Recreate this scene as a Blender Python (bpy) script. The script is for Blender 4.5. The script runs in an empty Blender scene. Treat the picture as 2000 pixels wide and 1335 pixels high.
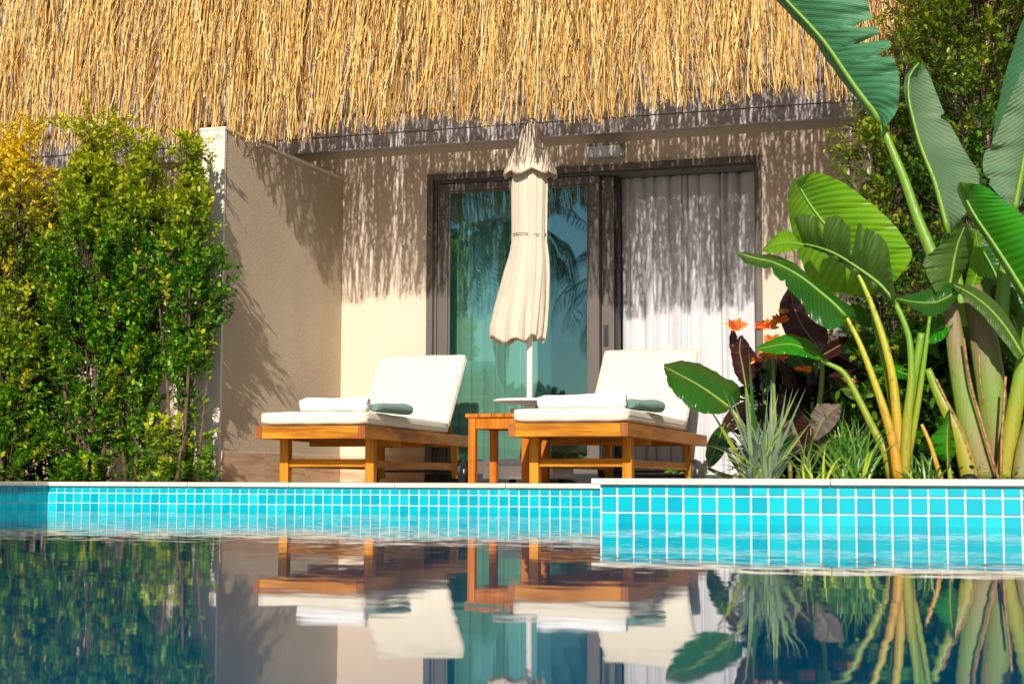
import bpy, math, random
import numpy as np
import mathutils.noise as mnoise
from mathutils import Vector, Matrix, Quaternion

# ------------------------------------------------------------------ camera, light, exposure
SC = bpy.context.scene
COL = SC.collection
F_PX, YAW, ROLL, EYE = 3157.0, math.radians(18.26), 0.0035, 0.154
PITCH = math.atan((940 - 667.5) / F_PX)
CAM_R = Matrix.Rotation(YAW, 3, 'Z') @ Matrix.Rotation(math.pi / 2 + PITCH, 3, 'X') @ Matrix.Rotation(ROLL, 3, 'Z')
cam_data = bpy.data.cameras.new('camera')
cam_data.sensor_width = 36.0
cam_data.lens = F_PX / 2000 * 36.0
cam_data.clip_start = 0.05
cam_data.clip_end = 2000
cam_data.dof.use_dof = True
cam_data.dof.focus_distance = 8.6
cam_data.dof.aperture_fstop = 11
cam = bpy.data.objects.new('camera', cam_data)
COL.objects.link(cam)
cam.matrix_world = Matrix.Translation((0, 0, EYE)) @ CAM_R.to_4x4()
SC.camera = cam

SUN_DIR = Vector((0.20, -1.0, 0.50)).normalized()       # towards the sun
SUN_EL = math.asin(SUN_DIR.z)
SUN_AZ = math.atan2(SUN_DIR.x, SUN_DIR.y)
world = bpy.data.worlds.new('World')
SC.world = world
world.use_nodes = True
wn = world.node_tree
sky = wn.nodes.new('ShaderNodeTexSky')
sky.sky_type = 'NISHITA'
sky.sun_disc = False
sky.sun_elevation = SUN_EL
sky.sun_rotation = SUN_AZ
sky.air_density = 1.0
sky.dust_density = 0.6
bg = wn.nodes['Background']
bg.inputs['Strength'].default_value = 0.066
wn.links.new(sky.outputs[0], bg.inputs['Color'])
sun_data = bpy.data.lights.new('sun', 'SUN')
sun_data.energy = 4.6
sun_data.angle = math.radians(0.5)
sun_data.color = (1.0, 0.90, 0.785)
sun = bpy.data.objects.new('sun', sun_data)
COL.objects.link(sun)
sun.rotation_euler = (-SUN_DIR).to_track_quat('-Z', 'Y').to_euler()
sun.location = (3, -10, 8)
SC.view_settings.view_transform = 'Standard'
SC.view_settings.look = 'None'
SC.view_settings.gamma = 1.0
SC.view_settings.use_curve_mapping = False
SC.view_settings.exposure = 0.25
SC.cycles.max_bounces = 10
SC.cycles.transparent_max_bounces = 16

rnd = random.Random(7)
EYE_V = Vector((0, 0, EYE))


def ray(px, py):
    return CAM_R @ Vector(((px - 1000) / F_PX, -(py - 667.5) / F_PX, -1))


def at(px, py, Y):
    """the point of the place seen at that spot of the photograph at depth Y"""
    d = ray(px, py)
    return EYE_V + d * (Y / d.y)


# ------------------------------------------------------------------ materials
def new_mat(name):
    m = bpy.data.materials.new(name)
    m.use_nodes = True
    nt = m.node_tree
    return m, nt, nt.nodes['Principled BSDF']


def N(nt, typ, **kw):
    n = nt.nodes.new(typ)
    for k, v in kw.items():
        if k in n.inputs:
            n.inputs[k].default_value = v
        else:
            setattr(n, k, v)
    return n


def L(nt, a, b):
    nt.links.new(a, b)


def ramp(nt, fac, stops):
    r = nt.nodes.new('ShaderNodeValToRGB')
    e = r.color_ramp.elements
    while len(e) < len(stops):
        e.new(0.5)
    for el, (p, c) in zip(e, stops):
        el.position = p
        el.color = (*c, 1)
    nt.links.new(fac, r.inputs[0])
    return r


def mix_rgb(nt, fac, a, b, mode='MIX'):
    m = nt.nodes.new('ShaderNodeMix')
    m.data_type = 'RGBA'
    m.blend_type = mode
    for sock, v in ((m.inputs[0], fac), (m.inputs[6], a), (m.inputs[7], b)):
        if isinstance(v, (int, float)):
            sock.default_value = v
        elif isinstance(v, tuple):
            sock.default_value = (*v, 1)
        else:
            nt.links.new(v, sock)
    return m.outputs[2]


def math_n(nt, op, a, b=None, c=None):
    m = nt.nodes.new('ShaderNodeMath')
    m.operation = op
    for i, v in enumerate((a, b, c)):
        if v is None:
            continue
        if isinstance(v, (int, float)):
            m.inputs[i].default_value = v
        else:
            nt.links.new(v, m.inputs[i])
    return m.outputs[0]


def coords(nt, scale=(1, 1, 1), kind='Object'):
    tc = nt.nodes.new('ShaderNodeTexCoord')
    mp = nt.nodes.new('ShaderNodeMapping')
    mp.inputs['Scale'].default_value = scale
    nt.links.new(tc.outputs[kind], mp.inputs[0])
    return mp.outputs[0]


def noise(nt, vec, scale, detail=4, rough=0.55):
    n = N(nt, 'ShaderNodeTexNoise', Scale=scale, Detail=detail, Roughness=rough)
    nt.links.new(vec, n.inputs['Vector'])
    return n


def bump(nt, bsdf, h, strength, dist=0.01):
    b = N(nt, 'ShaderNodeBump', Strength=strength, Distance=dist)
    nt.links.new(h, b.inputs['Height'])
    nt.links.new(b.outputs[0], bsdf.inputs['Normal'])
    return b


def plaster(name, ca, cb, bs=0.35, scale=60, rough=0.9, dist=0.006):
    m, nt, b = new_mat(name)
    v = coords(nt)
    n1 = noise(nt, v, 1.7, 5)
    n2 = noise(nt, v, scale, 5, 0.7)
    c = ramp(nt, n1.outputs[0], [(0.3, ca), (0.7, cb)])
    c2 = mix_rgb(nt, 0.12, c.outputs[0], n2.outputs[0], 'OVERLAY')
    L(nt, c2, b.inputs['Base Color'])
    b.inputs['Roughness'].default_value = rough
    bump(nt, b, n2.outputs[0], bs, dist)
    return m


def flat(name, c, rough=0.5, metal=0.0, vary=0.06, scale=12, bs=0.0, spec=0.5):
    m, nt, b = new_mat(name)
    v = coords(nt)
    n1 = noise(nt, v, scale, 4)
    d = tuple(max(0, x * (1 - vary * 3)) for x in c)
    u = tuple(min(1, x * (1 + vary)) for x in c)
    r = ramp(nt, n1.outputs[0], [(0.3, d), (0.62, u)])
    L(nt, r.outputs[0], b.inputs['Base Color'])
    b.inputs['Roughness'].default_value = rough
    b.inputs['Metallic'].default_value = metal
    b.inputs['Specular IOR Level'].default_value = spec
    if bs:
        n2 = noise(nt, v, scale * 12, 3)
        bump(nt, b, n2.outputs[0], bs, 0.003)
    return m


def island_colour(nt, stops):
    g = nt.nodes.new('ShaderNodeNewGeometry')
    return ramp(nt, g.outputs['Random Per Island'], stops), g


def foliage_mat(name, stops, young, trans=0.35, gloss=0.32):
    """leaves: colour by leaf, yellower where the mesh's 'young' value is high"""
    m, nt, b = new_mat(name)
    r, g = island_colour(nt, stops)
    at_ = nt.nodes.new('ShaderNodeAttribute')
    at_.attribute_name = 'young'
    c = mix_rgb(nt, at_.outputs['Fac'], r.outputs[0], young)
    L(nt, c, b.inputs['Base Color'])
    b.inputs['Roughness'].default_value = gloss
    tr = nt.nodes.new('ShaderNodeBsdfTranslucent')
    c2 = mix_rgb(nt, 1.0, c, (1.0, 1.25, 0.35), 'MULTIPLY')
    L(nt, c2, tr.inputs['Color'])
    mx = nt.nodes.new('ShaderNodeMixShader')
    mx.inputs[0].default_value = trans
    L(nt, b.outputs[0], mx.inputs[1])
    L(nt, tr.outputs[0], mx.inputs[2])
    L(nt, mx.outputs[0], nt.nodes['Material Output'].inputs[0])
    return m


def blade_mat(name, ca, cb, rib, freq=34, rough=0.3, trans=0.3, bs=0.5, tcol=(0.5, 0.9, 0.05)):
    """broad leaves with side veins running out from the midrib (UV: u across, v along)"""
    m, nt, b = new_mat(name)
    tc = nt.nodes.new('ShaderNodeTexCoord')
    sp = nt.nodes.new('ShaderNodeSeparateXYZ')
    L(nt, tc.outputs['UV'], sp.inputs[0])
    au = math_n(nt, 'ABSOLUTE', sp.outputs[0])
    ph = math_n(nt, 'MULTIPLY_ADD', au, -0.10, sp.outputs[1])
    nz = noise(nt, tc.outputs['Object'], 6, 3)
    ph2 = math_n(nt, 'MULTIPLY_ADD', nz.outputs[0], 0.012, ph)
    s1 = math_n(nt, 'SINE', math_n(nt, 'MULTIPLY', ph2, freq * 6.283))
    s2 = math_n(nt, 'SINE', math_n(nt, 'MULTIPLY', ph2, freq * 6.283 * 3.7))
    hh = math_n(nt, 'MULTIPLY_ADD', s2, 0.35, s1)
    f = math_n(nt, 'MULTIPLY_ADD', hh, 0.13, 0.42)
    n3 = noise(nt, tc.outputs['Object'], 3.2, 5)
    f2 = math_n(nt, 'ADD', f, math_n(nt, 'MULTIPLY_ADD', n3.outputs[0], 0.9, -0.45))
    r = ramp(nt, f2, [(0.15, ca), (0.85, cb)])
    edge = ramp(nt, au, [(0.0, (1, 1, 1)), (0.05, (0, 0, 0))])
    c = mix_rgb(nt, edge.outputs[0], r.outputs[0], rib)
    brown = ramp(nt, math_n(nt, 'MULTIPLY_ADD', nz.outputs[0], 0.10, au), [(1.015, (0, 0, 0)), (1.05, (1, 1, 1))])
    c = mix_rgb(nt, math_n(nt, 'MULTIPLY', brown.outputs[0], 0.6), c, (0.16, 0.08, 0.02))
    L(nt, c, b.inputs['Base Color'])
    b.inputs['Roughness'].default_value = rough
    bp = bump(nt, b, hh, bs, 0.0022)
    tr = nt.nodes.new('ShaderNodeBsdfTranslucent')
    c2 = mix_rgb(nt, 0.5, c, tcol)
    L(nt, c2, tr.inputs['Color'])
    mx = nt.nodes.new('ShaderNodeMixShader')
    mx.inputs[0].default_value = trans
    L(nt, b.outputs[0], mx.inputs[1])
    L(nt, tr.outputs[0], mx.inputs[2])
    L(nt, mx.outputs[0], nt.nodes['Material Output'].inputs[0])
    return m


def stalk_mat(name, low, mid, high, z0, z1, rough=0.4):
    low, mid, high = [tuple(0.68 * q for q in c_) for c_ in (low, mid, high)]
    m, nt, b = new_mat(name)
    tc = nt.nodes.new('ShaderNodeTexCoord')
    v = coords(nt, (60, 60, 1.6))
    n = noise(nt, v, 2.0, 5, 0.65)
    sm_ = noise(nt, coords(nt, (1, 1, 0.4)), 70, 3)
    sp = nt.nodes.new('ShaderNodeSeparateXYZ')
    L(nt, tc.outputs['Object'], sp.inputs[0])
    mr = N(nt, 'ShaderNodeMapRange')
    mr.inputs[1].default_value = z0
    mr.inputs[2].default_value = z1
    L(nt, sp.outputs[2], mr.inputs[0])
    f = math_n(nt, 'ADD', mr.outputs[0], math_n(nt, 'MULTIPLY_ADD', n.outputs[0], 1.1, -0.55))
    r = ramp(nt, f, [(0.0, low), (0.35, mid), (0.8, high)])
    sp2_ = ramp(nt, sm_.outputs[0], [(0.60, (0, 0, 0)), (0.68, (1, 1, 1))])
    cc_ = mix_rgb(nt, math_n(nt, 'MULTIPLY', sp2_.outputs[0], 0.55), r.outputs[0], (0.16, 0.08, 0.02))
    L(nt, cc_, b.inputs['Base Color'])
    b.inputs['Roughness'].default_value = rough
    bump(nt, b, n.outputs[0], 0.55, 0.004)
    return m


def wood_mat(name, ca, cb, cc, axis='X', rough=0.55):
    m, nt, b = new_mat(name)
    b.inputs['Specular IOR Level'].default_value = 0.22
    s = {'X': (1.2, 16, 16), 'Y': (16, 1.2, 16), 'Z': (16, 16, 1.2)}[axis]
    v = coords(nt, s)
    oi = nt.nodes.new('ShaderNodeObjectInfo')
    ad = nt.nodes.new('ShaderNodeVectorMath')
    ad.operation = 'ADD'
    L(nt, v, ad.inputs[0])
    sc = nt.nodes.new('ShaderNodeVectorMath')
    sc.operation = 'SCALE'
    cb_ = nt.nodes.new('ShaderNodeCombineXYZ')
    for i in range(3):
        L(nt, oi.outputs['Random'], cb_.inputs[i])
    L(nt, cb_.outputs[0], sc.inputs[0])
    sc.inputs['Scale'].default_value = 37
    L(nt, sc.outputs[0], ad.inputs[1])
    n1 = noise(nt, ad.outputs[0], 1.6, 6, 0.62)
    n2 = noise(nt, ad.outputs[0], 7, 4, 0.6)
    f = math_n(nt, 'MULTIPLY_ADD', n2.outputs[0], 0.35, math_n(nt, 'MULTIPLY', n1.outputs[0], 0.75))
    r = ramp(nt, f, [(0.41, ca), (0.53, cb), (0.64, cc)])
    L(nt, r.outputs[0], b.inputs['Base Color'])
    b.inputs['Roughness'].default_value = rough
    bump(nt, b, n2.outputs[0], 0.25, 0.002)
    return m


def fabric(name, c, rough=0.9, weave=420, bs=0.25, trans=0.0, wr=0.0):
    m, nt, b = new_mat(name)
    v = coords(nt)
    w = N(nt, 'ShaderNodeTexWave', Scale=weave)
    w.bands_direction = 'Z'
    L(nt, v, w.inputs[0])
    w2 = N(nt, 'ShaderNodeTexWave', Scale=weave)
    w2.bands_direction = 'X'
    L(nt, v, w2.inputs[0])
    n = noise(nt, v, 9, 5, 0.6)
    col = ramp(nt, n.outputs[0], [(0.25, tuple(x * 0.93 for x in c)), (0.7, c)])
    L(nt, col.outputs[0], b.inputs['Base Color'])
    b.inputs['Roughness'].default_value = rough
    b.inputs['Specular IOR Level'].default_value = 0.2
    b.inputs['Sheen Weight'].default_value = 0.15
    h = math_n(nt, 'ADD', math_n(nt, 'MULTIPLY', w.outputs[1], 0.1), math_n(nt, 'MULTIPLY', w2.outputs[1], 0.1))
    h = math_n(nt, 'MULTIPLY_ADD', n.outputs[0], 1.0 + wr, h)
    bump(nt, b, h, bs, 0.01)
    if trans:
        tr = nt.nodes.new('ShaderNodeBsdfTranslucent')
        L(nt, col.outputs[0], tr.inputs['Color'])
        mx = nt.nodes.new('ShaderNodeMixShader')
        mx.inputs[0].default_value = trans
        L(nt, b.outputs[0], mx.inputs[1])
        L(nt, tr.outputs[0], mx.inputs[2])
        L(nt, mx.outputs[0], nt.nodes['Material Output'].inputs[0])
    return m


M = {}
M['wall'] = plaster('cream_render', (0.64, 0.525, 0.415), (0.70, 0.58, 0.46), 0.15, 90)
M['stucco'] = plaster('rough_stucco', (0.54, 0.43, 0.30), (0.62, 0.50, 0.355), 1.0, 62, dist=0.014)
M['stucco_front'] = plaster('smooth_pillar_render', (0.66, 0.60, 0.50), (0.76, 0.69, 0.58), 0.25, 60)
M['fascia'] = flat('grey_fascia_paint', (0.56, 0.51, 0.53), 0.45, 0.0, 0.05, 3, 0.1)
M['soffit'] = flat('soffit_board', (0.13, 0.10, 0.08), 0.8)
M['stone'] = plaster('travertine_coping', (0.66, 0.56, 0.46), (0.82, 0.74, 0.64), 0.5, 38, 0.6)
M['paving'] = plaster('terrace_paving', (0.42, 0.36, 0.29), (0.52, 0.45, 0.37), 0.4, 30, 0.7)
M['grout'] = flat('white_grout', (0.82, 0.84, 0.82), 0.8, 0, 0.05, 18, 0.3)
M['door_metal'] = flat('taupe_aluminium', (0.125, 0.110, 0.098), 0.42, 0.0, 0.03, 4)
M['black'] = flat('black_rubber', (0.015, 0.015, 0.017), 0.5)
M['rail_metal'] = flat('dark_metal', (0.035, 0.036, 0.045), 0.45, 0.3)
M['interior'] = flat('interior_paint', (0.30, 0.27, 0.24), 0.9)
M['white_metal'] = flat('white_powder_coat', (0.82, 0.81, 0.79), 0.35, 0, 0.02)
M['lamp_body'] = flat('lamp_housing_bronze', (0.34, 0.30, 0.25), 0.45, 0.0)
M['diffuser'] = flat('frosted_glass', (0.60, 0.60, 0.66), 0.25)
M['teak_x'] = wood_mat('teak_along_width', (0.30, 0.095, 0.003), (0.47, 0.18, 0.006), (0.60, 0.26, 0.014), 'X')
M['teak_y'] = wood_mat('teak_along_length', (0.27, 0.085, 0.006), (0.42, 0.155, 0.012), (0.54, 0.22, 0.022), 'Y')
M['teak_z'] = wood_mat('teak_upright', (0.30, 0.095, 0.003), (0.47, 0.18, 0.006), (0.60, 0.26, 0.014), 'Z')
M['end_grain'] = wood_mat('teak_end_grain', (0.20, 0.055, 0.015), (0.30, 0.09, 0.025), (0.38, 0.13, 0.04), 'Z', 0.6)
M['table_wood'] = wood_mat('reddish_teak', (0.30, 0.075, 0.002), (0.45, 0.13, 0.004), (0.54, 0.18, 0.010), 'Z')
M['plank'] = wood_mat('wood_look_skirting', (0.42, 0.27, 0.16), (0.56, 0.38, 0.24), (0.66, 0.48, 0.33), 'X', 0.6)
M['plank_y'] = wood_mat('wood_look_skirting_side', (0.42, 0.27, 0.16), (0.56, 0.38, 0.24), (0.66, 0.48, 0.33), 'Y', 0.6)
M['cushion'] = fabric('ivory_canvas', (0.84, 0.78, 0.65), 0.9, 420, 0.35)
M['canopy'] = fabric('sand_canvas', (0.80, 0.685, 0.54), 0.9, 420, 0.4, 0.12)
M['towel'] = fabric('white_towelling', (0.90, 0.90, 0.92), 1.0, 300, 0.35)
M['green_towel'] = fabric('sage_towelling', (0.20, 0.35, 0.29), 1.0, 300, 0.5)
M['curtain'] = fabric('sheer_white_curtain', (0.87, 0.87, 0.91), 0.9, 500, 0.15, 0.25)
M['stem'] = flat('brown_bark', (0.13, 0.085, 0.05), 0.85, 0, 0.15, 20, 0.5)
M['grey_stem'] = flat('grey_bark', (0.28, 0.22, 0.16), 0.85, 0, 0.15, 20, 0.5)
M['soil'] = plaster('dark_soil', (0.05, 0.033, 0.02), (0.12, 0.075, 0.045), 1.5, 26)
M['lawn'] = plaster('lawn', (0.05, 0.09, 0.02), (0.08, 0.13, 0.03), 1.0, 30)
M['orange_petal'] = flat('orange_petal', (0.90, 0.20, 0.015), 0.5, 0, 0.25, 60)
M['mulch'] = flat('bark_chip', (0.34, 0.17, 0.09), 0.85, 0, 0.3, 60)

m, nt, b = new_mat('canna_petal')
r, g = island_colour(nt, [(0, (0.45, 0.03, 0.01)), (0.4, (0.80, 0.12, 0.01)), (1, (0.95, 0.30, 0.03))])
L(nt, r.outputs[0], b.inputs['Base Color'])
M['orange_petal'] = m

# pool tiles: glazed turquoise, each tile a slightly different glaze
m, nt, b = new_mat('turquoise_glazed_tile')
oi = nt.nodes.new('ShaderNodeObjectInfo')
g = nt.nodes.new('ShaderNodeNewGeometry')
sm = math_n(nt, 'FRACT', math_n(nt, 'ADD', oi.outputs['Random'], g.outputs['Random Per Island']))
r = ramp(nt, sm, [(0.0, (0.000, 0.36, 0.48)), (0.35, (0.000, 0.44, 0.55)), (0.8, (0.000, 0.49, 0.58)), (1.0, (0.012, 0.57, 0.66))])
L(nt, r.outputs[0], b.inputs['Base Color'])
b.inputs['Roughness'].default_value = 0.16
nz = noise(nt, coords(nt), 30, 3)
bump(nt, b, nz.outputs[0], 0.15, 0.003)
M['tile'] = m

# reeds
m, nt, b = new_mat('dry_reed')
r, g = island_colour(nt, [(0.0, (0.16, 0.065, 0.02)), (0.25, (0.46, 0.24, 0.055)), (0.5, (0.80, 0.50, 0.13)), (0.85, (0.95, 0.68, 0.24)), (1.0, (0.95, 0.80, 0.48))])
n1 = noise(nt, coords(nt, (30, 30, 5)), 3, 4)
c = mix_rgb(nt, 0.60, r.outputs[0], ramp(nt, n1.outputs[0], [(0.34, (0.40, 0.26, 0.14)), (0.50, (1, 1, 1))]).outputs[0], 'MULTIPLY')
L(nt, c, b.inputs['Base Color'])
b.inputs['Roughness'].default_value = 0.6
M['reed'] = m

# water: dark blue body, mirror-like skin with fine ripples
m, nt, b = new_mat('pool_water')
b.inputs['Base Color'].default_value = (0.001, 0.095, 0.19, 1)
b.inputs['Roughness'].default_value = 0.018
b.inputs['IOR'].default_value = 1.33


def ripple(scale_vec, scale, amp):
    n = noise(nt, coords(nt, scale_vec), scale, 2, 0.5)
    s = nt.nodes.new('ShaderNodeVectorMath')
    s.operation = 'SUBTRACT'
    L(nt, n.outputs['Color'], s.inputs[0])
    s.inputs[1].default_value = (0.5, 0.5, 0.5)
    k = nt.nodes.new('ShaderNodeVectorMath')
    k.operation = 'MULTIPLY'
    L(nt, s.outputs[0], k.inputs[0])
    k.inputs[1].default_value = (amp * 0.5, amp, 0)
    return k.outputs[0]


acc = None
for sv, s_, a_ in (((0.6, 1.6, 1), 1.1, 0.008), ((0.5, 1.8, 1), 5.0, 0.020), ((0.5, 1.6, 1), 24.0, 0.042)):
    o_ = ripple(sv, s_, a_)
    if acc is None:
        acc = o_
    else:
        ad = nt.nodes.new('ShaderNodeVectorMath')
        ad.operation = 'ADD'
        L(nt, acc, ad.inputs[0])
        L(nt, o_, ad.inputs[1])
        acc = ad.outputs[0]
tc = nt.nodes.new('ShaderNodeTexCoord')
sp = nt.nodes.new('ShaderNodeSeparateXYZ')
L(nt, tc.outputs['Object'], sp.inputs[0])
mr = N(nt, 'ShaderNodeMapRange')
for i_, v_ in ((1, 2.0), (2, 5.5), (3, 0.25), (4, 1.0)):
    mr.inputs[i_].default_value = v_
L(nt, sp.outputs[1], mr.inputs[0])
sc_n = nt.nodes.new('ShaderNodeVectorMath')
sc_n.operation = 'SCALE'
L(nt, acc, sc_n.inputs[0])
L(nt, mr.outputs[0], sc_n.inputs['Scale'])
acc = sc_n.outputs[0]
ad = nt.nodes.new('ShaderNodeVectorMath')
ad.operation = 'ADD'
L(nt, acc, ad.inputs[0])
ad.inputs[1].default_value = (0, 0, 1)
nm = nt.nodes.new('ShaderNodeVectorMath')
nm.operation = 'NORMALIZE'
L(nt, ad.outputs[0], nm.inputs[0])
L(nt, nm.outputs[0], b.inputs['Normal'])
M['water'] = m

# tinted door glass
m, nt, b = new_mat('tinted_door_glass')
nt.nodes.remove(b)
tr = N(nt, 'ShaderNodeBsdfTransparent')
tr.inputs[0].default_value = (0.72, 0.885, 0.80, 1)
gl = N(nt, 'ShaderNodeBsdfGlossy', Roughness=0.015)
gl.inputs[0].default_value = (0.42, 0.82, 1.0, 1)
wv = noise(nt, coords(nt, (1, 1, 0.7)), 2.2, 2)
bp = N(nt, 'ShaderNodeBump', Strength=0.15, Distance=0.008)
L(nt, wv.outputs[0], bp.inputs['Height'])
L(nt, bp.outputs[0], gl.inputs['Normal'])
fr = N(nt, 'ShaderNodeFresnel', IOR=1.5)
fac = math_n(nt, 'MULTIPLY_ADD', fr.outputs[0], 0.9, 0.15)
mx = nt.nodes.new('ShaderNodeMixShader')
L(nt, fac, mx.inputs[0])
L(nt, tr.outputs[0], mx.inputs[1])
L(nt, gl.outputs[0], mx.inputs[2])
L(nt, mx.outputs[0], nt.nodes['Material Output'].inputs[0])
M['glass'] = m
m, nt, b = new_mat('clear_glass')
nt.nodes.remove(b)
tr = N(nt, 'ShaderNodeBsdfTransparent')
tr.inputs[0].default_value = (0.9, 0.95, 0.93, 1)
gl = N(nt, 'ShaderNodeBsdfGlossy', Roughness=0.02)
lw = N(nt, 'ShaderNodeLayerWeight', Blend=0.45)
mx = nt.nodes.new('ShaderNodeMixShader')
L(nt, lw.outputs['Facing'], mx.inputs[0])
L(nt, tr.outputs[0], mx.inputs[1])
L(nt, gl.outputs[0], mx.inputs[2])
L(nt, mx.outputs[0], nt.nodes['Material Output'].inputs[0])
M['clear_glass'] = m

G1, G2, G3 = (0.012, 0.085, 0.004), (0.055, 0.23, 0.006), (0.19, 0.46, 0.012)
M['hedge'] = foliage_mat('eugenia_leaf', [(0, G1), (0.45, G2), (0.85, G3), (1, (0.32, 0.44, 0.02))], (0.60, 0.58, 0.02), 0.30)
M['hedge_gold'] = foliage_mat('golden_leaf', [(0, (0.04, 0.10, 0.006)), (0.5, (0.10, 0.20, 0.010)), (1, (0.28, 0.34, 0.015))], (0.95, 0.70, 0.04), 0.30)
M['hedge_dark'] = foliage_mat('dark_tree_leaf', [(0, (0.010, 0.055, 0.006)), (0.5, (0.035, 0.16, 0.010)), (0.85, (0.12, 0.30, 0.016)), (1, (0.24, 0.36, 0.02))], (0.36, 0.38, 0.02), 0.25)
M['blade_green'] = blade_mat('glossy_green_blade', (0.012, 0.19, 0.006), (0.045, 0.36, 0.010), (0.30, 0.42, 0.05), 30, 0.16, 0.2, 0.6)
M['blade_lime'] = blade_mat('lime_green_blade', (0.08, 0.30, 0.008), (0.34, 0.62, 0.02), (0.45, 0.55, 0.10), 22, 0.2, 0.4, 0.6)
M['blade_blue'] = blade_mat('blue_green_blade', (0.03, 0.17, 0.075), (0.085, 0.30, 0.15), (0.38, 0.50, 0.06), 26, 0.5, 0.25, 0.5)
M['blade_grey'] = blade_mat('grey_green_blade', (0.10, 0.21, 0.11), (0.24, 0.36, 0.20), (0.40, 0.50, 0.08), 40, 0.5, 0.2, 0.9)
M['blade_olive'] = blade_mat('olive_green_blade', (0.045, 0.10, 0.015), (0.10, 0.18, 0.03), (0.28, 0.36, 0.06), 30, 0.4, 0.2, 0.5)
M['blade_dark'] = blade_mat('dark_green_blade', (0.010, 0.07, 0.008), (0.03, 0.15, 0.014), (0.14, 0.26, 0.04), 26, 0.22, 0.2, 0.5)
M['blade_wine'] = blade_mat('wine_red_blade', (0.035, 0.009, 0.010), (0.085, 0.022, 0.018), (0.20, 0.06, 0.04), 20, 0.3, 0.15, 0.4, (0.5, 0.05, 0.02))
M['blade_wine_grey'] = blade_mat('greyish_wine_blade', (0.14, 0.10, 0.09), (0.26, 0.19, 0.15), (0.30, 0.18, 0.12), 20, 0.5, 0.1, 0.4, (0.5, 0.2, 0.1))
M['wine_leaf'] = foliage_mat('shade_dark_wine_leaf', [(0, (0.018, 0.006, 0.006)), (0.7, (0.05, 0.016, 0.014)), (1, (0.10, 0.03, 0.02))], (0.03, 0.09, 0.01), 0.12, 0.35)  # wine leaf colour taken near black to put in the shade behind the cannas
M['strap_grey'] = foliage_mat('grey_green_strap', [(0, (0.07, 0.13, 0.07)), (0.5, (0.13, 0.21, 0.12)), (1, (0.22, 0.31, 0.17))], (0.30, 0.42, 0.05), 0.2, 0.45)
M['strap_green'] = foliage_mat('green_strap', [(0, (0.02, 0.10, 0.012)), (0.5, (0.06, 0.20, 0.02)), (1, (0.16, 0.32, 0.03))], (0.42, 0.52, 0.05), 0.3, 0.3)
M['stalk_green'] = stalk_mat('green_stalk', (0.46, 0.42, 0.03), (0.22, 0.46, 0.02), (0.22, 0.46, 0.03), 0.15, 1.2, 0.35)
M['stalk_yellow'] = stalk_mat('yellow_stalk', (0.72, 0.38, 0.03), (0.62, 0.60, 0.03), (0.50, 0.66, 0.03), 0.15, 1.1, 0.35)
M['sheath'] = stalk_mat('fibrous_sheath', (0.36, 0.30, 0.10), (0.22, 0.40, 0.035), (0.34, 0.24, 0.12), 0.15, 0.75, 0.5)
M['sheath_edge'] = flat('torn_brown_sheath_edge', (0.42, 0.20, 0.09), 0.8, 0, 0.25, 50, 0.4)
M['palm'] = foliage_mat('palm_leaflet', [(0, (0.02, 0.07, 0.012)), (1, (0.06, 0.14, 0.02))], (0.2, 0.2, 0.03), 0.2, 0.6)


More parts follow.
